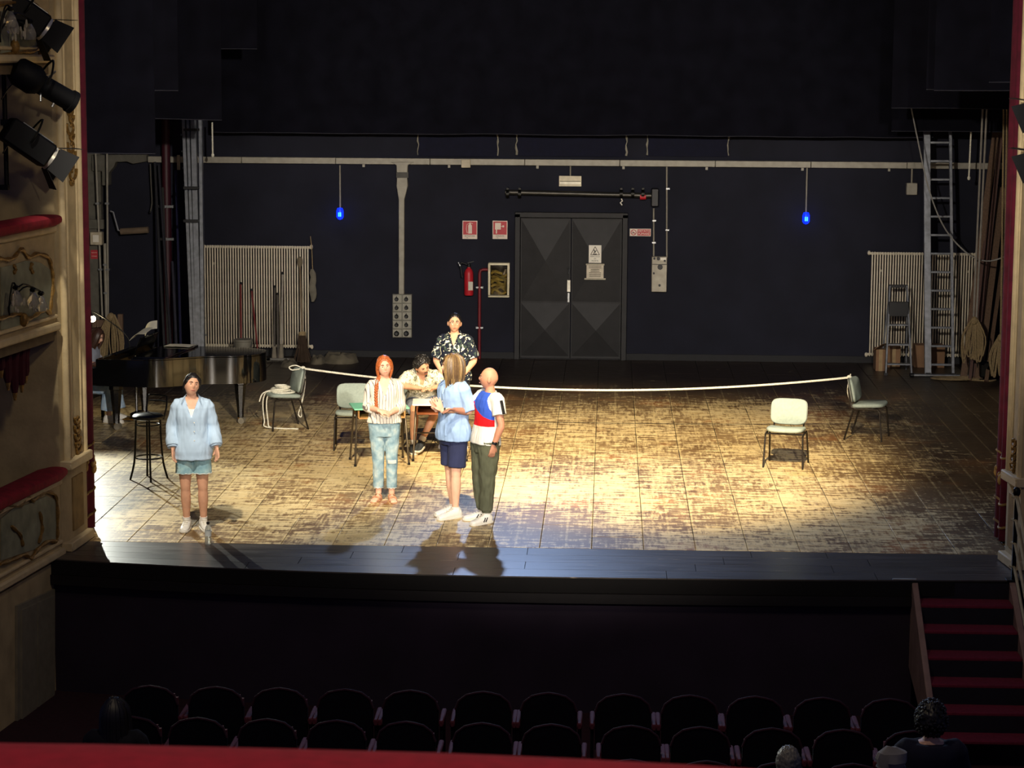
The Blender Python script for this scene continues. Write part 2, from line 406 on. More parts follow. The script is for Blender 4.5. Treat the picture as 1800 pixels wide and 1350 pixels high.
# flat black sheets with frayed pale edges, drawn for dark openings above the duct
for i, (a, b_) in enumerate(((735, 875), (908, 1101), (1138, 1280))):
    t = wall_thing('dark_opening_sheet', ['left', 'middle', 'right'][i]+' one of three black sheets with frayed pale edges standing for dark openings above the duct', 'cloth', (a+b_)/2, 274, .06, 'dark openings above the duct')
    o = t.location; x0, x1, zb, zt = rect(a, 238, b_, 275, YW-.06)
    nn = 20; mb = MB(); vs = []; fs = []
    for sd in (0, 1):
        for r in (0, 1):
            for k in range(nn+1):
                x = x0+(x1-x0)*k/nn; vs.append((x-o.x, .02*noise.noise(V((x*2, i, 0)))+.01*sd, (zb if r == 0 else zt+.3)-o.z))
    N = 2*(nn+1)
    for k in range(nn): fs += [(k, k+1, k+nn+2, k+nn+1), (N+k, N+k+nn+1, N+k+nn+2, N+k+1), (k, N+k, N+k+1, k+1), (nn+1+k, nn+2+k, N+nn+2+k, N+nn+1+k)]
    mb.add(vs, fs).build('cloth', mat('blue_black_opening', '0c0e22', .95), t)
    for px in (a, b_):
        e = MB(); x = W(px, 260, YW-.06).x-o.x; rr = random.Random(px)
        e.tube([(x+rr.uniform(-.012, .012), -.03, zb-o.z+.02+(zt-zb)*k/6) for k in range(7)], [rr.uniform(.006, .02) for k in range(7)], 5)
        e.build('frayed_edge', mat('frayed_pale_thread', '8a8678', .9), t)
# pale rope piece left and right
for px0, py0, px1, py1, lb in ((373, 227, 374, 273, 'short white cord hanging left of the border above the duct'), (1707, 240, 1703, 313, 'short white cord with a knot hanging right of the tall ladder')):
    a = W(px0, py0-12, YW-1.2); b_ = W(px1, py1, YW-1.2); c = thing('short_rope', lb, 'rope', b_)
    MB().tube([a-b_+V((.01*sin(k), 0, 0))*0+(V((0, 0, 0))-(a-b_))*(k/6) for k in range(7)], .014, 6).build('cord', ROPE, c)
    MB().ell((0, 0, .0), (.026, .026, .035)).build('knot', ROPE, c)

# --- steel double door
door = thing('door_1', 'black double steel door with raised pyramid panels in the back wall', 'door', W(1003, 633, YW)); door['kind'] = 'structure'
o = door.location; DM = mat('black_steel_door', '1a191a', .6, .1, var=.3, scale=5, bump=.1, bscale=25)
x0, x1, zb, zt = rect(908, 376, 1099, 634); zb = 0.0
mb = MB()
for a, b_, c, d in ((x0-.03, x0+.06, 0, zt), (x1-.06, x1+.03, 0, zt), (x0-.03, x1+.03, zt-.06, zt+.03)): mb.box(a-o.x, b_-o.x, -.12, -.002, c-o.z, d-o.z)
mb.build('door_frame', DM, door, .006)
xm = (x0+x1)/2; zm = W(1000, 531, YW).z
for a, b_ in ((x0+.065, xm-.006), (xm+.006, x1-.065)):
    lf = MB().box(a-o.x, b_-o.x, -.06, -.02, .02-o.z, zt-.07-o.z).build('door_leaf', DM, door, .004)
    for c, d, ax in ((.06, zm-.015, .5), (zm+.015, zt-.1, .5)):
        p = MB(); cx, cz = (a+b_)/2-o.x, (c+d)/2-o.z; w, h = (b_-a)/2-.02, (d-c)/2
        p.add([(cx-w, -.061, cz-h), (cx+w, -.061, cz-h), (cx+w, -.061, cz+h), (cx-w, -.061, cz+h), (cx, -.15, cz)], [(0, 1, 4), (1, 2, 4), (2, 3, 4), (3, 0, 4), (3, 2, 1, 0)])
        p.build('pyramid_panel', DM, lf, sharp=5)
mb = MB(); wbox(mb, 997, 491, 1003, 512, .06, .11, o); mb.build('lock_plate', mat('worn_steel', 'a5a297', .4, .7), door, .004)
mb = MB(); wbox(mb, 998, 514, 1001, 530, .06, .10, o); mb.build('bolt_bar', STEEL, door)
mb = MB(); mb.tube([W(998, 470, YW)-o+V((0, -.1, 0)), W(1001, 472, YW)-o+V((0, -.16, 0)), W(1000, 480, YW)-o+V((0, -.16, 0))], .012, 6); mb.build('handle', STEEL, door)

# signs
def sign(name, label, px0, py0, px1, py1, m, dy=.012, base=0.0):
    t = thing(name, label, 'sign', W((px0+px1)/2, py1, YW-base)); o = t.location; mb = MB()
    a, b_, c, d = rect(px0, py0, px1, py1, YW-base); mb.box(a-o.x, b_-o.x, -dy, -.001, c-o.z, d-o.z); mb.build('plate', m, t)
    return t, (a-o.x, b_-o.x, c-o.z, d-o.z), -dy
SIGNR = mat('sign_red', 'b02731', .5, 0, var=.1); SIGNW = mat('sign_pink_white', 'd8c8b8', .5, 0, var=.1)
t, (a, b_, c, d), y = sign('fire_extinguisher_sign', 'red and white extinguisher sign above the fire extinguisher', 813, 388, 839, 420, SIGNW)
w, h = b_-a, d-c
f = MB().box(a+.012, b_-.012, y-.002, y, c+h*.24, d-.012).build('red_field', SIGNR, t)
mb = MB(); cx = (a+b_)/2; mb.prism([(cx-.028, c+h*.3), (cx+.035, c+h*.3), (cx+.035, c+h*.74), (cx+.015, c+h*.82), (cx+.015, c+h*.9), (cx-.008, c+h*.9), (cx-.008, c+h*.82), (cx-.028, c+h*.74)], y-.004, y-.002)
mb.tube([(cx-.008, y-.003, c+h*.86), (cx-.05, y-.003, c+h*.8), (cx-.06, y-.003, c+h*.55), (cx-.045, y-.003, c+h*.32)], .006, 5); mb.tube([(cx+.01, y-.003, c+h*.88), (cx+.05, y-.003, c+h*.84)], .006, 5)
mb.build('extinguisher_pictogram', SIGNW, t)
text_mesh('ESTINTORE', .034, PBLACK, 'lettering', t, (cx, y-.002, c+h*.16)); text_mesh('N.', .028, PBLACK, 'lettering', t, (cx-.04, y-.002, c+h*.06))
t, (a, b_, c, d), y = sign('fire_hydrant_sign', 'red and white hose cabinet sign left of the steel door', 866, 388, 892, 420, SIGNW)
w, h = b_-a, d-c; cx = (a+b_)/2
MB().box(a+.012, b_-.012, y-.002, y, c+h*.24, d-.012).build('red_field', SIGNR, t)
mb = MB().box(a+.04, a+.14, y-.004, y-.002, c+h*.52, d-.035).box(a+.055, a+.075, y-.004, y-.002, c+h*.3, c+h*.52).box(a+.14, a+.17, y-.004, y-.002, c+h*.68, c+h*.71); mb.lathe([(.001, 0), (.018, 0), (.018, .002), (.001, .002)], (a+.178, y-.002, c+h*.695), 10, Matrix.Rotation(pi/2, 3, 'X')); mb.build('hose_pictogram', SIGNW, t)
text_mesh('IDRANTE', .034, PBLACK, 'lettering', t, (cx, y-.002, c+h*.16)); text_mesh('N.', .028, PBLACK, 'lettering', t, (cx-.04, y-.002, c+h*.06))
t, (a, b_, c, d), y = sign('no_smoking_sign', 'small red and white no smoking sign right of the steel door', 1107, 402, 1144, 415, SIGNW)
w, h = b_-a, d-c
MB().box(a+w*.36, b_-.008, y-.002, y, c+.01, d-.01).build('red_field', SIGNR, t)
text_mesh('VIETATO', .052, SIGNW, 'lettering', t, (a+w*.67, y-.003, c+h*.69)); text_mesh('FUMARE', .052, SIGNW, 'lettering', t, (a+w*.67, y-.003, c+h*.31))
cx, cz = a+w*.18, (c+d)/2
mb = MB(); mb.tube([(cx+.044*cos(k*pi/10), y-.002, cz+.044*sin(k*pi/10)) for k in range(20)], .006, 5, True); mb.bar((cx-.03, y-.003, cz+.03), (cx+.03, y-.003, cz-.03), .01, .003, (0, 1, 0)); mb.build('prohibition_ring', SIGNR, t)
MB().bar((cx-.026, y-.003, cz-.012), (cx+.02, y-.003, cz-.004), .012, .002, (0, 1, 0)).build('cigarette_pictogram', PBLACK, t)
t, (a, b_, c, d), y = sign('warning_notice', 'white warning notice with a triangle on the right door leaf', 1035, 431, 1057, 462, WHITE, .01, .165)
w, h = b_-a, d-c; cx = (a+b_)/2
tri = [(cx-.075, c+h*.46), (cx+.075, c+h*.46), (cx, c+h*.92)]
mb = MB()
for i in range(3): mb.bar((tri[i][0], y-.002, tri[i][1]), (tri[(i+1) % 3][0], y-.002, tri[(i+1) % 3][1]), .010, .003, (0, 1, 0))
mb.build('triangle', mat('dark_brown_print', '3b2a10', .6), t)
mb = MB(); mb.bar((cx-.02, y-.002, c+h*.75), (cx+.004, y-.002, c+h*.58), .016, .003, (0, 1, 0)); mb.bar((cx+.02, y-.002, c+h*.72), (cx-.01, y-.002, c+h*.56), .012, .003, (0, 1, 0)); mb.bar((cx-.035, y-.002, c+h*.5), (cx+.03, y-.002, c+h*.5), .012, .003, (0, 1, 0)); mb.bar((cx-.03, y-.002, c+h*.57), (cx+.005, y-.002, c+h*.6), .01, .003, (0, 1, 0)); mb.build('falling_figure_pictogram', PBLACK, t)
for k, s in enumerate(('PERICOLO', 'DI', 'MORTE')): text_mesh(s, .034, PBLACK, 'lettering', t, (cx, y-.002, c+h*(.36-.125*k)))
t, (a, b_, c, d), y = sign('paper_notice', 'white printed paper notice taped below the warning triangle', 1031, 464, 1061, 491, mat('notice_paper', 'cfc5b0', .8), .008, .165)
w, h = b_-a, d-c; rr = random.Random(2); mb = MB()
for k in range(7):
    ww = w*rr.uniform(.5, .75)*.5; zz = d-h*(.14+.11*k); mb.box((a+b_)/2-ww, (a+b_)/2+ww, y-.001, y, zz-.006, zz+.006)
mb.build('printed_lines', mat('grey_print', '6e675a', .8), t)
MB().box(a-.035, b_+.035, y-.003, y, c-.006, c+.02).build('tape', mat('old_tape', 'a89f88', .5), t); MB().box(a-.012, b_+.012, y-.003, y, d-.022, d+.004).build('tape', mat('old_tape', 'a89f88', .5), t)
t, (a, b_, c, d), y = sign('emergency_light', 'cream emergency light box hanging from the duct over the steel door', 983, 309, 1022, 327, mat('cream_plastic', 'd2c7a8', .45), .09)
t['category'] = 'lamp'; w, h = b_-a, d-c
MB().box(a+.012, b_-.012, y-.006, y, c+h*.22, c+h*.42).build('diffuser', mat('pale_diffuser', 'efe7cf', .35), t); MB().box(a+.012, b_-.012, y-.004, y, c+h*.48, c+h*.52).build('groove', PBLACK, t)
MB().cyl((0, -.04, d), (0, -.04, d+.18), .012, n=8).build('conduit', GREYP, t)
# roller bar above door
t = thing('door_roller_bar', 'dark roller bar with end motor above the steel door', 'roller', W(1020, 346, YW)); o = t.location
pa, pb = W(889, 337, YW)-o, W(1146, 343, YW)-o
MB().cyl(pa+V((0, -.14, 0)), pb+V((0, -.14, 0)), .045, n=12).build('bar', mat('dark_steel_pipe', '3f3d38', .4, .7), t)
for px in (893, 914, 1092, 1112, 1130):
    p = W(px, 340, YW)-o; MB().cyl(p+V((-.025, -.14, 0)), p+V((.025, -.14, 0)), .07, n=12).build('collar', BLACKM, t); MB().box(p.x-.02, p.x+.02, -.14, 0, p.z-.015, p.z+.1).build('wall_bracket', BLACKM, t)
p0 = W(1151, 345, YW)-o; MB().box(p0.x-.06, p0.x+.06, -.22, 0, p0.z-.16, p0.z+.14).build('motor', BLACKP, t, .012)
p0 = W(1130, 345, YW)-o; MB().cyl(p0+V((-.05, -.145, 0)), p0+V((.05, -.145, 0)), .05, n=10).build('red_coupling', RED, t)
p0 = W(1092, 352, YW)-o; MB().tube([p0+V((0, -.2, .04)), p0+V((.02, -.2, 0)), p0+V((-.015, -.2, -.03)), p0+V((.015, -.2, -.07))], .012, 6).build('white_tie', WHITE, t)
# switch box with conduits
t = thing('switch_box', 'grey metal switch box fed by two conduits right of the steel door', 'switch box', W(1159, 512, YW)); o = t.location
mb = MB(); wbox(mb, 1145, 450, 1172, 512, .002, .14, o); bx = mb.build('body', mat('warm_grey_enamel', '9a9382', .45, .1), t, .01)
x0, x1, zb, zt = rect(1145, 450, 1172, 512)
MB().box(x0-o.x+.008, x1-o.x-.008, -.15, -.14, zt-o.z-.135, zt-o.z-.125).build('lid_seam', PBLACK, t)
MB().box(.005, .10, -.152, -.14, zt-o.z-.06, zt-o.z-.012).build('label_plate', WHITE, t, .002)
for px, py, r in ((1150, 453, .02), (1157, 453, .03), (1160, 468, .045), (1149, 479, .018), (1159, 500, .02), (1168, 457, .018)):
    p = W(px, py, YW)-o; MB().cyl((p.x, -.14, p.z), (p.x, -.175, p.z), r, n=10).build('knob', BLACKP, t)
for px, pt in ((1149, 366), (1172, 291)):
    p, q = W(px, 452, YW)-o, W(px, pt, YW)-o
    c = MB().cyl((p.x, -.05, p.z), (q.x, -.05, q.z), .014, n=8).build('conduit', GREYP, t)
    for k in (.3, .75): zz = p.z+(q.z-p.z)*k; MB().box(p.x-.03, p.x+.03, -.065, 0, zz-.012, zz+.012).build('clip', STEEL, c)
# socket panel with downpipe
t = thing('stage_socket_board', 'grey stage socket board with ten outlets under a flared downpipe', 'socket board', W(708, 592, YW)); o = t.location
mb = MB(); wbox(mb, 691, 516, 725, 592, .002, .12, o); mb.build('back_box', mat('socket_grey', '77746a', .5, .2), t, .004)
rr = random.Random(4)
for r in range(5):
    for c in range(2):
        mb = MB(); pa = (692+17*c, 517+15*r); wbox(mb, pa[0], pa[1], pa[0]+15.6, pa[1]+13.8, .121, .15, o); so = mb.build('socket_unit', mat('socket_face', '8a877a', .5, .1), t, .004)
        p = W(pa[0]+6.5, pa[1]+7.5, YW)-o; mb = MB(); rr_ = .035 if r < 4 else .045
        mb.lathe([(rr_, 0), (rr_*.95, .03), (rr_*.6, .05)], (p.x, -.15, p.z), 12, Matrix.Rotation(pi/2, 3, 'X')); mb.prism([(p.x-.018, p.z+.02), (p.x+.018, p.z+.02), (p.x, p.z+.058)], -.175, -.15); mb.build('outlet', BLACKP, so)
P = [(687, 284), (730, 284), (718, 290), (717, 312), (718, 326), (712, 350), (711.5, 516), (702, 516), (702, 350), (698, 326), (699, 312), (698, 290)]
MB().prism([(W(x, y, YW).x-o.x, W(x, y, YW).z-o.z) for x, y in P], -.13, -.004).build('downpipe', GREYP, t, .008)
mb = MB(); wbox(mb, 698, 302, 719, 312, .131, .14, o); mb.build('joint_band', mat('dark_band', '45433d', .6), t)
# blue lamps
for px, pyt, py, lb in ((598.5, 290, 375, 'blue glowing bulkhead lamp between left radiator and socket panel'), (1416, 290, 383, 'blue glowing bulkhead lamp on the right half of the back wall')):
    t = thing('blue_lamp', lb, 'lamp', W(px, py+11, YW), 0, 'blue bulkhead lamps'); o = t.location
    zt = W(px, pyt, YW).z-o.z
    MB().cyl((0, -.04, .2), (0, -.04, zt), .014, n=8).build('conduit', GREYP, t)
    MB().lathe([(.001, 0), (.04, .012), (.062, .05), (.062, .15), (.045, .2), (.001, .21)], (0, -.07, 0), 14).build('glass_dome', mat('blue_lamp_glass', '0a2cff', .3, emit=1.6, var=.35, scale=20), t)
    MB().lathe([(.001, .06), (.03, .06), (.03, .13), (.001, .13)], (0, -.112, 0), 10).build('bulb', mat('blue_lamp_core', '3aa0ff', .3, emit=2.4), t)
    mb = MB()
    for k in (-1, 0, 1): mb.tube([(k*.03, -.07-.064*cos(k*.5), .01), (k*.04, -.07-.075*cos(k*.5), .1), (k*.03, -.07-.064*cos(k*.5), .19)], .004, 5)
    mb.build('wire_guard', mat('blue_guard', '2230a0', .5), t)
    point('blue_lamp_light', (o.x, o.y-.25, o.z+.1), 1.2, (.05, .15, 1), .08)
# hanging box at right
t = thing('junction_box', 'square grey junction box hanging from the duct near the tall ladder', 'box', W(1601, 342, YW)); o = t.location
mb = MB(); wbox(mb, 1592, 321, 1611, 342, .01, .12, o); mb.build('body', GREYP, t, .008); MB().cyl((0, -.06, .2), (0, -.06, W(1601, 291, YW).z-o.z), .016, n=8).build('conduit', GREYP, t)
# extinguisher
p = W(824, 519, YW-.14); t = thing('fire_extinguisher', 'red fire extinguisher hung on the wall left of the hose cabinet', 'extinguisher', p)
MB().lathe([(.001, 0), (.07, .0), (.078, .02), (.078, .38), (.06, .43), (.03, .46), (.03, .48)], n=18).build('cylinder', RED, t)
MB().box(-.005, .074, -.082, -.05, .09, .24).build('label_sticker', mat('sticker', 'c9c2b2', .5), t, .003)
v = MB().cyl((0, 0, .48), (0, 0, .53), .028, n=10).build('valve', BLACKP, t)
MB().bar((-.02, 0, .545), (.085, 0, .575), .03, .015).build('lever', BLACKP, t)
MB().tube(resample([(-.03, 0, .52), (-.12, -.02, .55), (-.14, -.03, .5), (-.11, -.05, .3)], 12), .014, 7).build('hose', BLACKP, t); MB().cyl((-.145, -.03, .5), (-.18, -.03, .56), .02, .012).build('nozzle', STEEL, t)
MB().box(-.03, .03, .06, .139, .30, .36).build('wall_bracket', BLACKM, t)
# hose cabinet
t = thing('hose_cabinet', 'framed glass fire hose cabinet with folded yellow hose inside', 'cabinet', W(877, 521, YW)); o = t.location
a, b_, c, d = rect(859, 461, 896, 521); a -= o.x; b_ -= o.x; c -= o.z; d -= o.z; fw = .035
FRW = mat('cream_cabinet_frame', 'd9cfae', .5)
MB().box(a, b_, -.16, -.002, c, c+fw).box(a, b_, -.16, -.002, d-fw, d).box(a, a+fw, -.16, -.002, c+fw, d-fw).box(b_-fw, b_, -.16, -.002, c+fw, d-fw).build('frame', FRW, t, .004)
MB().box(a+fw, b_-fw, -.02, -.003, c+fw, d-fw).build('back_panel', mat('cabinet_dark', '2a1c10', .7), t)
HM = mat('yellow_canvas_hose', 'a38a3a', .7, 0, var=.45, scale=14); rr = random.Random(8)
for k in range(7):
    zz = c+fw+.03+k*.055; w2 = b_-a-2*fw-.03
    MB().tube(resample([(a+fw+.02, -.06, zz), (a+fw+w2*.3, -.09+rr.uniform(-.02, .02), zz+rr.uniform(0, .07)), (a+fw+w2*.7, -.09, zz+rr.uniform(-.02, .05)), (b_-fw-.02, -.06, zz+rr.uniform(-.03, .03))], 10), .026, 7).build('hose_fold', HM, t)
MB().tube(resample([(a+.06, -.07, d-.12), (a+.15, -.1, d-.22), (b_-.08, -.1, c+.3), (b_-.07, -.08, c+.1)], 14), .024, 7).build('hose_fold', mat('olive_canvas_hose', '6e5f2a', .7, 0, var=.4), t)
MB().cyl((b_-.1, -.1, d-.2), (b_-.055, -.1, d-.11), .03, .03).build('coupling', mat('dull_brass', 'b0a58c', .35, .7), t)
MB().box(a+fw, b_-fw, -.150, -.146, c+fw, d-fw).build('glass_pane', GLASS, t)
# red fire main pipe
t = thing('fire_pipe', 'dark red pipe rising from the floor into the hose cabinet', 'pipe', W(843, 633, YW)); o = t.location; o.z = 0; t.location = o
ztop = W(843, 473, YW).z; xe = W(858, 473, YW).x-o.x
MB().tube([(0, -.08, 0), (0, -.08, ztop-.06), (.015, -.08, ztop-.015), (.06, -.08, ztop), (xe, -.08, ztop)], .027, 10).build('pipe', mat('oxide_red_paint', '6f1d24', .5), t)
for k in (.35, .8): MB().box(-.06, .06, -.10, 0, ztop*k-.014, ztop*k+.014).build('clip', STEEL, t)
# radiators
def radiator(label, px0, px1, py0, py1, n):
    a = W(px0, py1, YW); b_ = W(px1, py1, YW); zt = W((px0+px1)/2, py0, YW).z; zb = W((px0+px1)/2, py1, YW).z
    t = thing('column_radiator', label, 'radiator', (a.x, YW, zb)); RMt = mat('cream_radiator_enamel', 'd6ccb4', .4, .0, var=.1)
    wd_, h = b_.x-a.x, zt-zb; p = wd_/n
    mb = MB(); mb.tube([(0, -.13, .05), (0, -.17, .03), (0, -.19, .06), (0, -.19, h-.06), (0, -.17, h-.03), (0, -.13, h-.05)], p*.29, 6); me = mb.mesh('radiator_column'); me.materials.append(RMt)
    for k in range(n): link('radiator_column', me, t, (p*(k+.5), 0, 0))
    for z in (.05, h-.05): MB().cyl((-.02, -.13, z), (wd_+.02, -.13, z), .022, n=8).build('header_pipe', RMt, t)
    for z in (.04, h-.04):
        for x in (-.03, wd_+.03): MB().ell((x, -.13, z), (.03, .04, .04), 8, 6).build('end_plug', RMt, t)
    for x in (.2, wd_-.2):
        MB().box(x-.02, x+.02, -.1, 0, h*.8, h*.8+.03).build('wall_bracket', RMt, t)
    return t
radiator('cream column radiator on the left part of the back wall', 359, 547, 428, 611, 42)
radiator('cream column radiator on the right behind the tall ladder', 1524, 1716, 440, 627, 42)
# upper left: red riser, pilaster, conduits
t = thing('red_riser_pipe', 'dark red vertical riser pipe at the left of the back wall', 'pipe', (W(300, 600, YW).x, YW, 0))
MB().cyl((0, -.16, 0), (0, -.16, 6), .075, n=14).build('pipe', mat('riser_red', '38101a', .5), t)
for z in (2.0, 2.55): MB().box(-.13, .13, -.26, -.004, z-.02, z+.02).build('clamp', STEEL, t)
t = thing('wall_pilaster', 'grey plaster pilaster on the back wall at the far left', 'pilaster', (W(172, 600, YW).x, YW, 0))
MB().box(-.12, .10, -.3, -.001, 0, W(172, 385, YW).z).box(-.2, .14, -.16, -.001, W(172, 385, YW).z, 5).build('shaft', mat('grey_plaster', '5c594f', .8), t, .01)
MB().box(-.18, .22, -.36, -.301, W(172, 400, YW).z, W(172, 383, YW).z).build('band', mat('grey_plaster', '5c594f', .8), t, .01)
mb = MB()
t2 = thing('no_smoking_plate', 'small red sign on the far left pilaster', 'sign', W(166, 455, YW-.301)); MB().box(-.06, .06, -.008, -.001, 0, .15).build('plate', SIGNR, t2); text_mesh('VIETATO', .024, SIGNW, 'lettering', t2, (0, -.009, .105)); text_mesh('FUMARE', .024, SIGNW, 'lettering', t2, (0, -.009, .045))
t2 = thing('socket_box', 'beige electrical box on the far left pilaster', 'box', W(171, 430, YW-.37)); MB().box(-.1, .1, -.1, .06, 0, .22).build('body', mat('beige_plastic', 'b5a98f', .5), t2, .01); MB().box(-.05, .05, -.106, -.1, .05, .17).build('cover', WHITE, t2, .004)
for k, (pa, pb, yy) in enumerate((((168, 270), (180, 560), .42), ((188, 270), (190, 560), .40), ((184, 428), (187, 552), .38))):
    a, b_ = W(*pa, YW-yy), W(*pb, YW-yy); t2 = thing('wall_conduit', ['pale conduit leaning across the far left pilaster', 'pale conduit just right of the far left pilaster', 'short thick conduit between the two far left conduits'][k], 'conduit', (b_.x, b_.y, 0)); a = a-t2.location; b_ = b_-t2.location
    MB().cyl((b_.x, 0, 0), b_, .028 if k == 2 else .018, n=8).build('lower_pipe', GREYP, t2); MB().cyl(b_, a, .028 if k == 2 else .018, n=8).build('upper_pipe', GREYP, t2)
    for q in (.3, .7): p = b_+(a-b_)*q; MB().box(p.x-.035, p.x+.035, p.y-.03, p.y+yy-.31, p.z-.015, p.z+.015).build('clip', STEEL, t2)
t = thing('hanging_flex', 'dark cable dangling from the left end of the duct', 'cable', W(264, 373, YW-.2)); a = W(264, 288, YW-.2)-t.location
MB().tube(resample([a, a*.6+V((.015, 0, 0)), a*.2+V((.03, 0, 0)), V((0, 0, 0))], 10), .012, 6).build('flex', mat('grey_flex', '55524a', .7), t)
MB().ell((0, 0, 0), (.018, .018, .03)).build('end_plug', BLACKP, t)
t = thing('cardboard_tube', 'brown cardboard tube on a wire bracket at the far left', 'tube', W(235, 412, YW-.3)); a, b_ = W(212, 407, YW-.3)-t.location, W(261, 404, YW-.3)-t.location
MB().cyl(a, b_, .055, n=14).build('tube', mat('brown_cardboard_tube', '6a5a48', .8), t); c = W(199, 373, YW-.3)-t.location
MB().tube([c+V((-.05, 0, .02)), c, a+V((-.04, 0, .02)), a+V((.06, 0, 0))], .014, 6).build('wire_bracket', mat('pale_wire', '8f8f92', .5, .5), t); MB().box(b_.x-.1, b_.x-.06, 0, .3, b_.z-.02, b_.z+.02).build('support', BLACKM, t)
# ================= STAGE OBJECTS =================
def coil(mb, c, rx, ry, r, turns, seed, jit=.3, plane='XY', th=6):
    rr = random.Random(seed); pts = []
    for k in range(turns*14):
        a = 2*pi*k/14; q = 1+jit*(noise.noise(V((k*.13, seed, 0)))); u, v = rx*q*cos(a)+rx*.15*noise.noise(V((k*.05, seed, 5))), ry*q*sin(a)
        w = .02*turns*.12*k/(turns*14)+.014*noise.noise(V((k*.21, seed, 9)))
        pts.append(V(c)+(V((u, v, abs(w)+r)) if plane == 'XY' else V((u, w, v))))
    mb.tube(pts, r, th); return mb
# --- visitor chairs
SEATF = mat('pale_grey_green_fabric', '9aa69c', .9, 0, var=.08, scale=40, bump=.15, bscale=200)
SHELL = mat('grey_plastic_back_shell', '7d8079', .6)
CHL = mat('black_chair_tube', '2a241d', .4, .5)
def pad(name, w, d, th, m, parent, mt, curve=0.0, n=10):
    """rounded cushion in xy, thickness z; transformed by mt"""
    mb = MB(); rings = []
    for k, (sc, z) in enumerate(((.93, 0), (1, .25), (1, .7), (.95, 1))):
        row = []
        for j in range(40):
            a = 2*pi*j/40; ca, sa = cos(a), sin(a)
            x = w/2*sc*math.copysign(abs(ca)**.45, ca); y = d/2*sc*math.copysign(abs(sa)**.45, sa)
            row.append(mt @ V((x, y, th*z+curve*(x*x)/(w*w/4))))
        rings.append(row)
    vs = [p for r in rings for p in r]; fs = []
    for i in range(3): fs += [(i*40+j, i*40+(j+1) % 40, (i+1)*40+(j+1) % 40, (i+1)*40+j) for j in range(40)]
    for base, z, flip in ((0, 0, True), (120, 1, False)):
        o = len(vs); cs = [mt @ V((w/2*q*.9, 0, th*z*1.0+curve*(w/2*q*.9)**2/(w*w/4))) for q in (-1, -.5, 0, .5, 1)]
        c = len(vs); vs.append(mt @ V((0, 0, th*z*1.08)))
        for j in range(40): f = (base+j, base+(j+1) % 40, c); fs.append(f[::-1] if flip else f)
    mb.add(vs, fs); return mb.build(name, m, parent, sharp=60)
def make_chair(name='stacking_chair'):
    t = thing(name, 'x', 'chair')
    pad('seat', .47, .44, .05, SEATF, t, Matrix.Translation((0, -.02, .435)) @ Matrix.Rotation(radians(-4), 4, 'X'), .012)
    mt = Matrix.Translation((0, .225, .655)) @ Matrix.Rotation(radians(90-12), 4, 'X')
    pad('backrest', .46, .33, .035, SEATF, t, mt, .035)
    pad('back_shell', .465, .335, .02, SHELL, t, Matrix.Translation((0, .026, -.004)) @ mt, .035)
    for sx in (-1, 1):
        x = sx*.235
        MB().tube([(x*1.06, -.24, 0), (x, -.2, .40), (x, -.17, .425)], .012, 8).build('leg', CHL, t)
        MB().tube([(x*1.06, .27, 0), (x, .16, .40), (x, .13, .425)], .012, 8).build('leg', CHL, t)
        MB().tube([(x, -.18, .425), (x, .14, .425)], .012, 8).build('side_rail', CHL, t)
        MB().tube([(x*.8, .12, .42), (x*.8, .19, .44), (x*.8, .215, .52), (x*.8, .245, .70)], .011, 8).build('back_support', CHL, t)
    MB().cyl((-.23, .1, .42), (.23, .1, .42), .01, n=8).cyl((-.23, -.12, .42), (.23, -.12, .42), .01, n=8).build('cross_rail', CHL, t)
    return t
ch0 = make_chair()
def chair(px, py, deg, label, first=[True]):
    c = ch0 if first[0] else copy_tree(ch0); first[0] = False
    g = G(px, py); c.location = (g.x, g.y, 0); c.rotation_euler = (0, 0, radians(deg)); tag(c, label, 'chair', 'grey stacking chairs on the stage'); return c
cA = chair(1381, 818, -13, 'pale grey stacking chair standing alone, facing front, in the bright right floor')
cB = chair(1525, 770, 72, 'pale grey stacking chair turned right with the rope end tied to its back')
cC = chair(500, 752, -66, 'grey stacking chair turned left with a heap of rope on its seat')
cD = chair(622, 787, 4, 'grey stacking chair standing empty behind the green topped desk')
cE = chair(741, 781, 6, 'grey stacking chair under the seated man at the white topped desk')
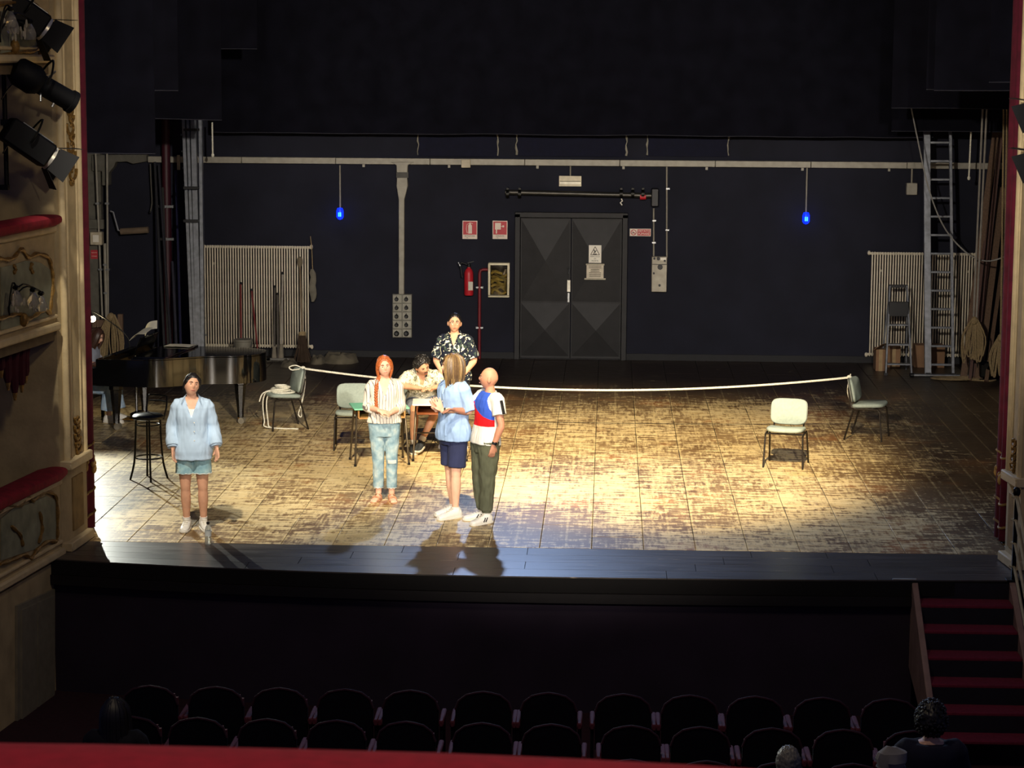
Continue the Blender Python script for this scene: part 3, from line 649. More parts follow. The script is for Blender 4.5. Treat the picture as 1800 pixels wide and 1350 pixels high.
# --- school desks
def desk(label, x, y, deg, topm, frontm):
    t = thing('school_desk', label, 'desk', (x, y, 0), radians(deg)); W_, D_, H_ = .70, .50, .73
    MB().box(-W_/2, W_/2, -D_/2, D_/2, H_-.02, H_).build('top', topm, t, .004)
    WD = mat('desk_brown_wood', '7c4524', .55, 0, var=.25, scale=8, stretch=(1, 12, 12))
    MB().box(-W_/2+.06, W_/2-.06, -D_/2+.02, D_/2-.04, H_-.135, H_-.12).build('book_tray', frontm, t)
    for sx in (-1, 1): MB().box(sx*(W_/2-.06)-.008, sx*(W_/2-.06)+.008, -D_/2+.02, D_/2-.04, H_-.12, H_-.021).build('tray_side', frontm, t)
    MB().box(-W_/2+.07, W_/2-.07, D_/2-.055, D_/2-.042, H_-.12, H_-.021).build('tray_back', WD, t)
    LM = mat('desk_leg_tube', '4c4438', .4, .5)
    for sx in (-1, 1):
        MB().tube([(sx*(W_/2-.01), -D_/2+.0, 0), (sx*(W_/2-.045), -D_/2+.12, H_-.06), (sx*(W_/2-.05), -D_/2+.16, H_-.022)], .0135, 8).build('leg', LM, t)
        MB().tube([(sx*(W_/2-.01), D_/2-.0, 0), (sx*(W_/2-.045), D_/2-.12, H_-.06), (sx*(W_/2-.05), D_/2-.16, H_-.022)], .0135, 8).build('leg', LM, t)
        for q in (-1, 1): MB().cyl((sx*(W_/2-.01), q*D_/2, 0), (sx*(W_/2-.01), q*D_/2, .03), .017, n=8).build('rubber_foot', BLACKP, t)
    MB().cyl((-W_/2+.04, D_/2-.11, .3), (W_/2-.04, D_/2-.11, .3), .01, n=8).build('stretcher', LM, t)
    return t
GREEN = mat('mint_green_laminate', '8fe2bf', .45, 0, var=.06); DWHITE = mat('white_laminate', 'f6f4ee', .45, 0, var=.05)
TAN = mat('tan_tray', 'b98a52', .6, 0, var=.2); BRN = mat('brown_tray', '7c4524', .55, 0, var=.25)
desk('school desk with a mint green top behind the red-haired woman', -2.86, 28.28, 14, GREEN, TAN)
desk('school desk with a white top where the man in the patterned shirt sits', -2.12, 28.66, 4, DWHITE, BRN)
# --- ropes
def back_top(c, sx=0): return c.matrix_basis @ V((sx, .275, .815))
pa = back_top(cC); pb = back_top(cB)
MBr = MB(); pts = []
for i in range(61):
    u = i/60; p = pa*(1-u)+pb*u; p.z -= .235*4*u*(1-u); pts.append(p)
t = thing('rope_line', 'long white rope stretched between the backs of the two side chairs', 'rope', (pa.x, pa.y, 0))
MB().tube([p-t.location for p in pts], .0145, 7).build('span', ROPE, t)
for nm, c, P in (('knot', cC, pa), ('knot', cB, pb)):
    MB().ell(P-t.location+V((0, 0, .005)), (.035, .03, .03), 10, 7).build(nm, ROPE, t)
q = pa-t.location
MB().tube(resample([q, q+V((-.1, -.02, .045)), q+V((-.19, -.02, .02)), q+V((-.15, -.02, -.02)), q+V((-.03, -.02, .0))], 18), .009, 6).build('bow_loop', ROPE, t)
MB().tube(resample([q, q+V((.035, -.06, -.15)), q+V((.0, -.06, -.42)), q+V((-.06, -.07, -.62)), q+V((-.02, -.07, -.66)), q+V((-.02, -.07, -.5)), q+V((.02, -.06, -.2)), q+V((.02, -.03, 0))], 30), .008, 6).build('hanging_end', ROPE, t)
q = pb-t.location
MB().tube(resample([q, q+V((-.02, -.04, -.2)), q+V((.05, -.06, -.4))], 14), .008, 6).build('hanging_end', ROPE, t)
MB().tube(resample([q, q+V((.02, 0, .05))], 4), .008, 6).build('rope_tip', ROPE, t)
m4 = Matrix.Translation(cC.location) @ Matrix.Rotation(cC.rotation_euler.z, 4, 'Z')
t = thing('rope_heap', 'tangled heap of pale rope on the seat of the left side chair', 'rope', m4 @ V((0, -.04, .495)))
for k in range(5): coil(MB(), (.02*cos(k*2), .03*sin(k*3), .022*k), .15-.018*k, .13-.015*k, .009, 3, 20+k, .5).build('rope_coil', ROPE, t)
def drop(x0, x1, x2, s): return resample([(x0, .03*s, .01), (x1-.02, -.02, .02), (x1-.08, -.04, -.12), (x1-.06, -.06, -.38), (x1-.02, -.1, -.47), (x2, -.14, -.483)], 26)
MB().tube(drop(-.05, -.17, .25, 1), .009, 6).build('trailing_end', ROPE, t); MB().tube(drop(.02, -.12, .10, -1), .009, 6).build('trailing_end', ROPE, t)
MB().tube(resample([(-.1, -.05, .03), (-.24, -.08, 0), (-.29, -.1, -.12), (-.26, -.08, -.02), (-.2, -.04, .02)], 20), .008, 6).build('trailing_end', ROPE, t)
# --- bar stool
g = G(262, 842); t = thing('bar_stool', 'tall black bar stool with low back beside the woman in the blue shirt', 'stool', g, radians(-28))
SB = mat('black_stool_tube', '0f0e0d', .3, .4); SEATB = mat('black_vinyl', '15140f', .28)
MB().lathe([(.001, .735), (.16, .735), (.19, .75), (.19, .775), (.165, .795), (.001, .80)], n=28).build('seat', SEATB, t)
for k in range(4):
    a = pi/4+k*pi/2; MB().tube(resample([(.145*cos(a), .145*sin(a), .735), (.155*cos(a), .155*sin(a), .45), (.175*cos(a), .175*sin(a), .2), (.225*cos(a), .225*sin(a), 0)], 10), .0125, 8).build('leg', SB, t)
MB().tube([(.165*cos(k*pi/12), .165*sin(k*pi/12), .27) for k in range(24)], .009, 7, True).build('foot_ring', SB, t)
MB().tube([(.14*cos(k*pi/12), .14*sin(k*pi/12), .67) for k in range(24)], .008, 7, True).build('upper_ring', SB, t)
MB().tube(resample([(-.13, .13, .73), (-.15, .16, .85), (-.14, .19, .98), (-.1, .205, 1.0), (.1, .205, 1.0), (.14, .19, .98), (.15, .16, .85), (.13, .13, .73)], 36), .011, 8).build('back_frame', SB, t)
MB().tube(resample([(-.13, .195, .93), (0, .215, .935), (.13, .195, .93)], 10), .009, 7).build('back_rail', SB, t)
# --- water bottles
def bottle(label, loc, m, capm, h=.22):
    t = thing('water_bottle', label, 'bottle', loc); s = h/.22
    MB().lathe([(.001, 0), (.03*s, 0), (.032*s, .01*s), (.032*s, .06*s), (.030*s, .075*s), (.032*s, .09*s), (.032*s, .14*s), (.024*s, .17*s), (.012*s, .19*s), (.012*s, .205*s)], n=16).build('body', m, t)
    MB().cyl((0, 0, .2*s), (0, 0, .222*s), .015*s, n=12).build('cap', capm, t)
    MB().lathe([(.0325*s, .085*s), (.0325*s, .135*s)], n=16).build('label_band', mat('bottle_label', 'd8dcd8', .5), t)
    return t
PET = mat('clear_pet', 'dfe8e8', .12, 0, var=.05, trans=.75)
bottle('small dark capped water bottle on the stage edge in front of the woman', G(366, 957), PET, BLACKP, .24)
# --- grand piano
PB = mat('black_piano_lacquer', '0a0a0b', .07, 0, var=.1, spec=.7); PI = mat('piano_interior', '2e2417', .5)
rp = radians(-8); org = G(205, 755); R3 = Matrix.Rotation(rp, 3, 'Z'); org = org-R3 @ V((.22, .16, 0))
pn = thing('grand_piano', 'black lacquered grand piano with folded lid behind the bar stool', 'piano', (org.x, org.y, 0), rp)
out = [(0, 0)]+[tuple(p) for p in resample([(.02, 0), (.55, 0), (.85, .03), (1.15, .26), (1.42, .48), (1.78, .60), (2.02, .80), (2.08, 1.05), (1.98, 1.34), (1.75, 1.46)], 34)]+[(0, 1.46)]
case = MB(); k = len(out); vs = []
inner = [(x+(.9-x)*.035, y+(.75-y)*.045) for x, y in out]
for z, o_ in ((.62, out), (.985, out), (.985, inner), (.86, inner)): vs += [(x, y, z) for x, y in o_]
fs = [tuple(reversed(range(k))), tuple(range(3*k, 4*k))]
for r in range(3): fs += [(r*k+i, r*k+(i+1) % k, (r+1)*k+(i+1) % k, (r+1)*k+i) for i in range(k)]
case.add(vs, fs); case.build('case', PB, pn, sharp=50)
mb = MB(); mb.plate([(x+(.9-x)*.05, y+(.75-y)*.06) for x, y in out], .862, .88); mb.build('soundboard', mat('gold_iron_plate', '9a7a3c', .35, .6), pn)
mb = MB()
for i in range(30): mb.bar((.5, .12+i*.043, .9), (.75+.9*(i/30)**.6, .14+i*.043, .9), .003, .003)
st = mb.build('strings', STEEL, pn); st['kind'] = 'stuff'
lid = [p for p in out if p[0] >= .5]
lo = [(.5, 0)]+[p for p in lid]+[(.5, 1.46)]
MB().plate(lo, .99, 1.012).build('lid', PB, pn, .004)
MB().box(.52, .98, .02, 1.44, 1.013, 1.035).build('folded_front_lid', PB, pn, .004)
MB().box(.16, .19, .3, 1.2, 1.0, 1.02).build('music_ledge', PB, pn)
mr = Matrix.Translation((.40, .75, 1.0)) @ Matrix.Rotation(radians(24), 4, 'Y')
MB().box(-.01, .01, -.36, .36, .0, .27, mr).build('music_desk', PB, pn, .004)
MB().box(-.21, .02, 0, .05, .62, .86).build('cheek_block', PB, pn, .02, 2); MB().box(-.21, .02, 1.41, 1.46, .62, .86).build('cheek_block', PB, pn, .02, 2)
MB().box(-.22, .04, .0, 1.46, .63, .66).build('key_bed', PB, pn, .006); MB().box(.02, .06, .05, 1.41, .66, .985).build('fallboard', PB, pn)
mbk = MB().box(-.17, .015, 0, .022, .66, .715).mesh('white_key', .002); mbk.materials.append(mat('ivory_key', 'dcd6c2', .3))
for i in range(52): link('white_key', mbk, pn, (0, .1+i*.0243, 0))
mbb = MB().box(-.09, .015, 0, .011, .715, .73).mesh('black_key', .002); mbb.materials.append(BLACKP)
for i in range(51):
    if i % 7 not in (1, 4): link('black_key', mbb, pn, (0, .1+i*.0243+.019, 0))
for x, y in ((.22, .16), (.22, 1.30), (1.72, 1.02)):
    lg = MB().lathe([(.045, .09), (.05, .2), (.075, .42), (.085, .55), (.1, .56), (.1, .62)], (x, y, 0), 8).build('leg', PB, pn, sharp=20)
    MB().box(x-.03, x+.03, y-.03, y+.03, .07, .1).build('caster_fork', BRASS, lg)
    for d_ in (-.028, .028): MB().cyl((x+.02, y+d_-.016, .045), (x+.02, y+d_+.016, .045), .045, n=14).build('caster_wheel', mat('pale_caster_brass', 'b9b2a0', .35, .6), lg)
MB().cyl((.3, .75, .15), (.3, .75, .62), .02, n=8).box(.26, .34, .6, .9, .1, .16).build('pedal_lyre', PB, pn)
for d_ in (-.08, 0, .08): MB().box(.12, .28, .735+d_, .765+d_, .05, .07).build('pedal', BRASS, pn, .006)
PW = lambda x, y, z: pn.matrix_basis @ V((x, y, z))
# sheet music
SHEET = mat('sheet_paper', 'efe9cf', .8, 0, var=.05)
def sheet(label, loc, rx, ry, w, h, rz=0, cv=.02):
    mb = MB(); vs = []; fs = []; n = 8
    for s_ in (0, 1):
        for i in range(n+1):
            u = i/n; 
            for q in (0, 1): vs.append((w*(u-.5), h*(q-.5), cv*sin(u*pi)+.002*s_))
    for i in range(n): a = 2*i; fs += [(a, a+2, a+3, a+1), (2*n+2+a, 2*n+3+a, 2*n+5+a, 2*n+4+a), (a, 2*n+2+a, 2*n+4+a, a+2), (a+1, a+3, 2*n+5+a, 2*n+3+a)]
    fs += [(0, 1, 2*n+3, 2*n+2), (2*n, 4*n+2, 4*n+3, 2*n+1)]
    mb.add(vs, fs); o = mb.build('sheet_music', SHEET); o.matrix_world = Matrix.Translation(loc) @ Euler((rx, ry, rz)).to_matrix().to_4x4(); tag(o, label, 'sheet music', 'sheet music on the piano'); return o
sheet('lit open page of sheet music along the top of the music desk', PW(.46, .55, 1.275), radians(6), radians(-24), .24, .42, rp, .04)
sheet('page of sheet music curling up at the far end of the music desk', PW(.45, .98, 1.30), radians(30), radians(-35), .22, .22, rp, .05)
sheet('flat white page lying on the piano lid behind the music desk', PW(.78, 1.22, 1.045), 0, 0, .38, .27, rp, .004)
sheet('white page lying on the piano keys beside the water bottle', PW(-.06, .2, .735), 0, 0, .16, .26, rp, .004)
bottle('clear plastic water bottle at the near end of the piano keyboard', PW(-.15, .028, .862), PET, WHITE, .24)
# piano lamp
t = thing('piano_lamp', 'small bright lamp glowing above the piano player by the curtain', 'lamp', PW(-.02, 1.3, .74)); hp = W(161, 559, t.location.y+.0)-t.location
MB().lathe([(.001, 0), (.07, 0), (.07, .02), (.001, .025)], n=14).build('base', BLACKM, t)
MB().tube(resample([(0, 0, .02), (0, 0, .4), hp+V((.05, 0, .08)), hp+V((0, 0, .03))], 14), .009, 7).build('gooseneck', BLACKM, t)
MB().lathe([(.02, .05), (.045, .0), (.05, -.01)], hp, 14).build('shade', BLACKM, t); MB().ell(hp+V((0, 0, -.012)), (.06, .06, .05)).build('bulb', mat('lamp_bulb', 'fff3c8', .4, emit=30, var=.02), t)
point('piano_lamp_light', t.location+hp+V((.05, -.05, -.09)), 9, (1, .82, .5), .04)
# --- upstage left clutter
YB = 36.6
# folded ladder stack (tall aluminium profiles)
base = G(347, 622); base = V((W(347, 610, 36.4).x, 36.4, 0)); t = thing('folded_extension_ladder', 'tall folded aluminium ladder standing upright left of the left radiator', 'ladder', base)
for px0, px1, w in ((321, 339, .055), (329, 344, .05), (339, 350, .09), (352, 357, .06)):
    a, b_ = W(px0, 160, 36.9)-base, W(px1, 612, 36.3)-base; k = -b_.z/(a.z-b_.z); b_ = b_+(a-b_)*k
    MB().bar(b_, a, w, .10, (0, 1, 0)).build('stile', ALU, t, .006)
a, b_ = W(325, 160, 36.95)-base, W(350, 612, 36.45)-base
for k in range(14):
    p = b_+(a-b_)*(.05+k*.065); MB().cyl(p+V((-.12, .06, 0)), p+V((.12, .06, 0)), .016, n=8).build('rung', ALU, t)
for py in (228, 330, 388): p = W(337, py, 36.5)-base; MB().box(p.x-.12, p.x+.12, -.02+p.y-.06, p.y+.02, p.z-.02, p.z+.02).build('strap', BLACKP, t)
# dark poles leaning
for k, (a, b_, col, lb) in enumerate((((272, 285), (290, 612), '2b2b2e', 'thin dark pole leaning at the far left of the leaning poles'), ((279, 290), (302, 612), '26262c', 'dark pole leaning second from the left by the piano'), ((286, 330), (296, 612), '33322f', 'grey black pole leaning third behind the piano'), ((309, 300), (318, 612), '1c1d3a', 'bluish pole leaning right of the red riser pipe'), ((303, 460), (311, 612), '3a3a44', 'short dark pole leaning near the folded ladder'))):
    q = V((W(*b_, 37.0).x, 37.0, 0)); t = thing('leaning_pole', lb, 'pole', q, 0, 'dark poles leaning behind the piano'); p = W(*a, 38.1)-q
    MB().cyl((0, 0, .03), p, .022, n=8).build('shaft', mat('dark_pole_'+col, col, .5), t); MB().cyl((0, 0, 0), p*(.03/p.z)*2, .027, n=8).build('ferrule', BLACKP, t)
# wooden sawhorse-like stand with rope
q = V((W(213, 620, 37.2).x, 37.2, 0)); t = thing('wooden_rack', 'rough wooden rack with a side arm behind the piano player', 'rack', q)
zt = W(215, 552, 37.2).z
MB().box(-.04, .04, -.04, .04, 0, zt).build('post', WOOD, t, .004); MB().box(-.45, -.04, -.03, .03, zt-.22, zt-.1).build('arm', WOOD, t, .004); MB().box(-.47, -.39, -.04, .04, 0, zt-.1).build('post', WOOD, t, .004); MB().box(-.2, .2, -.25, .25, 0, .06).build('foot', WOOD, t)
def hank(label, top, h, w, seed, m=ROPE2, n=16):
    t = thing('rope_hank', label, 'rope', top-V((0, 0, h)), 0, 'hanging hanks of rope'); rr = random.Random(seed)
    for k in range(n):
        x = w*rr.uniform(-.5, .5); y = .08*rr.uniform(-.5, .5); hh = h*rr.uniform(.75, 1); w2 = rr.uniform(.02, .05)
        MB().tube(resample([(x*.25, y-.03, h), (x-w2, y-.04, h-hh*.5), (x-w2*.4, y-.04, h-hh*.96), (x+w2*.4, y-.04, h-hh*.96), (x+w2, y-.04, h-hh*.5), (x*.25+.01, y-.03, h)], 16), .011, 5).build('loop', m, t)
    MB().ell((0, -.04, h-.03), (.06, .06, .07), 8, 6).build('wrap', m, t)
    return t
hank('brown rope hank hung on the wooden rack behind the piano player', W(196, 553, 37.1), .85, .34, 31)
# brooms along the left radiator
def broom(name, label, top, bot, m, kind, Yt=38.05, Yb=37.6):
    q = W(*bot, Yb); q.z = 0; t = thing(name, label, 'broom', q, 0, 'brooms and mops by the left radiator'); p = W(*top, Yt)-q
    MB().cyl(p*.06, p, .016, n=8).build('handle', m, t); d = p.normalized()
    if kind == 'flat':
        MB().box(-.2, .2, -.04, .04, .03, .07).build('head_block', mat('grey_broom_block', '6d6a62', .7), t, .006)
        mb = MB(); rr = random.Random(1)
        for k in range(30): x = -.19+k*.013; mb.cyl((x, rr.uniform(-.03, .03), 0), (x, 0, .035), .006, n=4)
        mb.build('bristles', mat('dull_bristle', '4a463e', .9), t)['kind'] = 'stuff'
    elif kind == 'besom':
        mb = MB(); rr = random.Random(2); top_ = p*.30
        for k in range(70):
            a = rr.uniform(0, 6.28); r = rr.uniform(0, 1); mb.tube([top_+V((.05*r*cos(a), .05*r*sin(a), 0)), p*.15+V((.09*r*cos(a), .08*r*sin(a), 0)), V((.17*r*cos(a), .1*r*sin(a)-.02, .01))], [.01, .009, .006], 4)
        mb.build('twigs', mat('dark_twigs', '3d2f22', .95), t)['kind'] = 'stuff'
        MB().cyl(p*.26, p*.30, .062, n=10).build('binding', ROPE2, t); MB().ell(p, (.05, .04, .09)).build('cloth_wrap', mat('wrapped_cloth', '6e6350', .9), t)
    else:
        MB().cyl(p*.02, p*.2, .05, .03, 10).build('mop_head', mat('grey_mop', '807868', .95), t)
    MB().cyl(p*.97, p*1.0, .02, n=8).build('hand_grip', BLACKP, t)
REDH = mat('red_broom_handle', '6d2a28', .5); GRH = mat('grey_broom_handle', '55504a', .5); PALEH = mat('pale_broom_handle', '9a9488', .5)
broom('broom', 'dark red handled broom leaning furthest left on the left radiator', (423, 496), (424, 625), REDH, 'mop')
broom('broom', 'red handled flat broom leaning on the left radiator, second from left', (442, 508), (455, 632), REDH, 'flat')
broom('broom', 'dark handled mop leaning in the middle of the left radiator', (483, 502), (482, 630), GRH, 'mop')
broom('broom', 'grey flat broom leaning right of the dark mop', (488, 515), (489, 634), GRH, 'flat')
broom('broom', 'pale silver handled mop crossing the radiator ribs', (497, 478), (494, 634), PALEH, 'mop')
broom('besom_broom', 'twig besom broom leaning at the right end of the left radiator', (527, 460), (533, 638), mat('besom_stick', '7a6a54', .7), 'besom')
# rag hanging and cloth heaps
p = W(550, 530, YW-.22); t = thing('hanging_rag', 'grey rag hanging from the right end of the left radiator', 'cloth', p); h = W(550, 473, YW-.22).z-p.z
mb = MB(); mb.loft([((.01*sin(k*1.3), .0, h*k/8), (1, 0, 0), (0, 1, 0), [.02, .05, .06, .065, .06, .055, .05, .055, .025][k], .03) for k in range(9)], 14)
for v_ in mb.v: v_ += V((.012, .012, .0))*noise.noise(v_*14)
mb.build('cloth', mat('grey_rag', '6b665a', .95), t); MB().tube([(0, 0, h-.02), (-.02, .05, h+.35), (-.04, .05, h+.55)], .008, 6).build('string', ROPE2, t)
def heap(label, px0, px1, py, Y, h, m, seed):
    a, b_ = W(px0, py, Y).x, W(px1, py, Y).x; c = (a+b_)/2; w = (b_-a)/2; t = MB(); n, k = 28, 8; vs = []; fs = []
    for r in range(k+1):
        q = r/k
        for j in range(n):
            an = 2*pi*j/n; rad = (1-q)**.6; nz = noise.noise(V((cos(an)*1.6, sin(an)*1.6, seed+q*2)))
            vs.append((w*rad*cos(an)*(1+.25*nz), .3*rad*sin(an)*(1+.3*nz), max(0, h*min(1, q*2.2)**.7*(1+.6*noise.noise(V((cos(an)*2, sin(an)*2, seed+5+q)))))))
    for r in range(k): fs += [(r*n+j, r*n+(j+1) % n, (r+1)*n+(j+1) % n, (r+1)*n+j) for j in range(n)]
    fs.append(tuple(reversed(range(n)))); t.add(vs, fs); o = t.build('cloth_heap', m, None, sharp=70, loc=(c, Y, 0)); tag(o, label, 'cloth', 'cloth heaps on the floor by the back wall'); return o
SACK = mat('dusty_canvas', '5f5848', .95, 0, var=.3, scale=6)
heap('larger heap of dusty grey canvas on the floor right of the besom', 566, 632, 632, 37.7, .13, SACK, 1)
heap('low heap of dusty canvas between besom and larger heap', 545, 572, 634, 37.6, .1, SACK, 4)
heap('flat scrap of canvas on the floor left of the besom', 494, 522, 632, 37.2, .08, SACK, 7)
p = V((W(428, 612, 37.3).x, 37.3, 0)); t = thing('lidded_bucket', 'grey lidded bucket behind the piano tail in front of the radiator', 'bucket', p); MB().lathe([(.12, 0), (.15, .38), (.16, .39), (.16, .42), (.001, .43)], n=18).build('pail', mat('dusty_grey_plastic', '7b776a', .6), t); MB().tube(resample([(-.15, -.05, .38), (-.1, -.17, .25), (.1, -.17, .25), (.15, -.05, .38)], 14), .005, 5).build('handle', STEEL, t)
# --- right upstage: ladders, boards, boxes
def ladder(label, name, xl, xr, top, bot, Yt, Yb, n, wl, wr, tilt=0):
    q = G((xl[1]+xr[1])/2, bot); q = V((W((xl[1]+xr[1])/2, bot, Yb).x, Yb, 0)); t = thing(name, label, 'ladder', q)
    ends = []
    for (x0, x1), w in ((xl, wl), (xr, wr)):
        a, b_ = W(x0, top, Yt)-q, W(x1, bot, Yb)-q; k = -b_.z/(a.z-b_.z); b_ = b_+(a-b_)*k; ends.append((b_, a))
        MB().bar(b_, a, w, .06, (0, 1, 0)).build('stile', ALU, t, .005)
    for k in range(n):
        u = (k+.6)/n; p, r = ends[0][0].lerp(ends[0][1], u), ends[1][0].lerp(ends[1][1], u); MB().bar(p, r, .035, .045, (0, 1, 0)).build('rung', ALU, t, .004)
    for b_, a in ends: MB().box(b_.x-.04, b_.x+.04, b_.y-.04, b_.y+.04, 0, .05).build('rubber_foot', BLACKP, t)
    return t
ladder('tall aluminium ladder leaning on the back wall in front of the right radiator', 'tall_ladder', (1629, 1631), (1670, 1675), 205, 655, 37.5, 36.9, 14, .11, .05)
q = V((W(1582, 650, 37.1).x, 37.1, 0)); t = thing('step_ladder', 'small aluminium step ladder with dark platform by the right radiator', 'step ladder', q)
fr = []
for x0, x1 in ((1564, 1557), (1594, 1602)):
    a, b_ = W(x0, 503, 37.4)-q, W(x1, 655, 36.9)-q; k = -b_.z/(a.z-b_.z); b_ = b_+(a-b_)*k; fr.append((b_, a)); MB().bar(b_, a, .03, .06, (0, 1, 0)).build('front_stile', ALU, t, .004)
    MB().bar(V((b_.x*1.0, b_.y+.7, 0)), a*.78+b_*.22+V((0, .1, 0)), .025, .03, (0, 1, 0)).build('rear_leg', ALU, t, .003); MB().box(b_.x-.03, b_.x+.03, b_.y-.03, b_.y+.03, 0, .04).build('rubber_foot', BLACKP, t)
for u in (.12, .34, .56): p, r = fr[0][0].lerp(fr[0][1], u), fr[1][0].lerp(fr[1][1], u); MB().bar(p+V((0, .05, 0)), r+V((0, .05, 0)), .12, .025).build('tread', ALU, t, .004)
p, r = fr[0][0].lerp(fr[0][1], .66), fr[1][0].lerp(fr[1][1], .66); MB().box(p.x, r.x, p.y-.02, p.y+.03, p.z, p.z+.24).build('folded_platform', BLACKP, t, .006)
p, r = fr[0][1], fr[1][1]; MB().bar(p+V((-.02, 0, 0)), r+V((.02, 0, 0)), .05, .04, (0, 1, 0)).build('top_handle', BLACKP, t, .006)
CARD = mat('brown_cardboard', '86664a', .85, 0, var=.15, scale=5)
def carton(label, px0, px1, py, Y, h, d=.35, flap=False, z=0):
    a, b_ = W(px0, py, Y).x, W(px1, py, Y).x; t = thing('cardboard_box', label, 'box', ((a+b_)/2, Y, z), 0, 'cardboard boxes by the ladders'); w = (b_-a)/2
    MB().box(-w, w, 0, d, 0, h).build('carton', CARD, t, .004); MB().box(-.03, .03, -.002, 0, 0, h).build('packing_tape', mat('brown_tape', '9a8058', .4), t)
    if flap: MB().bar((-w, .0, h), (w*.5, -.06, h+.1), .3, .006, (0, 0, 1)).build('flap', CARD, t)
    else: MB().box(-w, w, .01, .06, h, h+.004).build('flap', CARD, t)
carton('cardboard box with raised flap at the left foot of the step ladder', 1539, 1556, 652, 37.35, .36, flap=True)
carton('cardboard box seen through the step ladder', 1559, 1582, 652, 37.75, .36)
carton('long cardboard box on the floor behind the tall ladder', 1607, 1660, 652, 37.85, .37)
# timber boards leaning
for k, (a, b_, w, lb) in enumerate((((1753, 212), (1694, 650), .11, 'wide brown plank leaning in the right corner, widest of the boards'), ((1762, 215), (1712, 650), .07, 'narrow brown batten leaning just right of the widest plank'), ((1762, 330), (1717, 640), .13, 'pale plank leaning closest to the red curtain'), ((1748, 270), (1700, 650), .05, 'thin batten leaning between the planks'), ((1768, 420), (1727, 645), .06, 'short batten leaning low behind the red curtain'))):
    q = V((W(*b_, 36.6).x, 36.6-.1*k, 0)); t = thing('leaning_plank', lb, 'plank', q, 0, 'timber leaning in the right corner'); p = W(*a, 38.1)-q
    MB().bar((0, 0, 0), p, w, .03, (0, 1, 0)).build('board', WOOD if k % 2 == 0 else mat('reddish_timber', '5c443c', .7, 0, var=.25, scale=6, stretch=(14, 14, 1)), t, .003)
    MB().bar((0, 0, 0), p*.008, w+.004, .034, (0, 1, 0)).build('end_grain', mat('dark_end_grain', '4a3626', .8), t)
# fly lines
for k, (a, b_, lb) in enumerate((((1726, 222), (1711, 565), 'pale fly rope falling to the rope hank, left of the pair'), ((1733, 222), (1716, 565), 'pale fly rope falling to the rope hank, right of the pair'), ((1764, 222), (1759, 600), 'pale fly rope beside the red curtain'), ((1770, 200), (1764, 600), 'second pale fly rope touching the red curtain edge'))):
    Y = 35.9; p, q = W(a[0], -40, Y), W(*b_, Y); p = W(*a, Y)+(W(*a, Y)-q)*.8; t = thing('fly_rope', lb, 'rope', q, 0, 'fly ropes at the right'); MB().tube([V((0, 0, 0)), p-q], .016, 6).build('line', ROPE2 if k > 1 else mat('grey_line', '8f8a80', .8), t); MB().ell((0, 0, 0), (.03, .03, .05), 8, 6).build('knot', ROPE2, t)
hank('fat pale rope hank hanging right of the tall ladder', W(1712, 560, 35.9), .72, .3, 41, ROPE2, 22)
hank('pale rope hank half hidden by the right red curtain', W(1759, 590, 35.9), .66, .26, 43, ROPE2, 16)
t = thing('swag_cable', 'thin pale cable swagging from above the tall ladder to the curtain', 'cable', W(1612, 240, 36.4)); o = t.location
MB().tube(resample([W(1600, 180, 36.4)-o, W(1612, 240, 36.4)-o, W(1632, 330, 36.4)-o, W(1660, 400, 36.3)-o, W(1700, 445, 36.2)-o, W(1735, 459, 36.1)-o, W(1770, 450, 36.0)-o], 30), .012, 6).build('cable', mat('pale_cable', '8e8c86', .6), t)
MB().cyl(W(1600, 180, 36.4)-o, W(1599, 176, 36.4)-o, .03, n=8).build('plug', BLACKP, t)
t = thing('rope_pile', 'loose pile of pale rope on the floor at the right', 'rope', G(1690, 668)); 
for k in range(4): coil(MB(), (.1*k-.15, .02*k, .01), .3-.04*k, .16-.02*k, .012, 3, 50+k, .5).build('rope_coil', ROPE2, t)
MB().tube(resample([(-.1, 0, .02), (.3, -.15, .015), (.5, -.1, .015), (.62, .2, .03), (.68, .5, .3)], 20), .013, 6).build('rope_tail', ROPE2, t)
q = V((W(1600, 656, 36.7).x, 36.7, 0)); t = thing('floor_pipe', 'grey pipe lying along the floor under the tall ladder', 'pipe', q); MB().cyl((0, 0, .03), (1.25, 0, .03), .028, n=10).build('tube', STEEL, t)
for x in (0, 1.2): MB().cyl((x, 0, .03), (x+.06, 0, .03), .034, n=10).build('end_cap', BLACKP, t)
q = V((W(1742, 655, 36.5).x, 36.5, 0)); t = thing('floor_spotlight', 'dark lantern standing on the floor by the right curtain', 'spotlight', q); MB().box(-.2, .2, -.15, .15, .05, .3).build('housing', BLACKM, t, .02); MB().tube([(-.22, 0, .02), (-.22, 0, .3), (.22, 0, .3), (.22, 0, .02)], .014, 6).build('yoke', BLACKM, t); MB().cyl((0, -.16, .17), (0, -.15, .17), .1, n=16).build('lens', GLASS, t); MB().box(-.24, .24, -.12, .12, 0, .03).build('base', BLACKM, t)
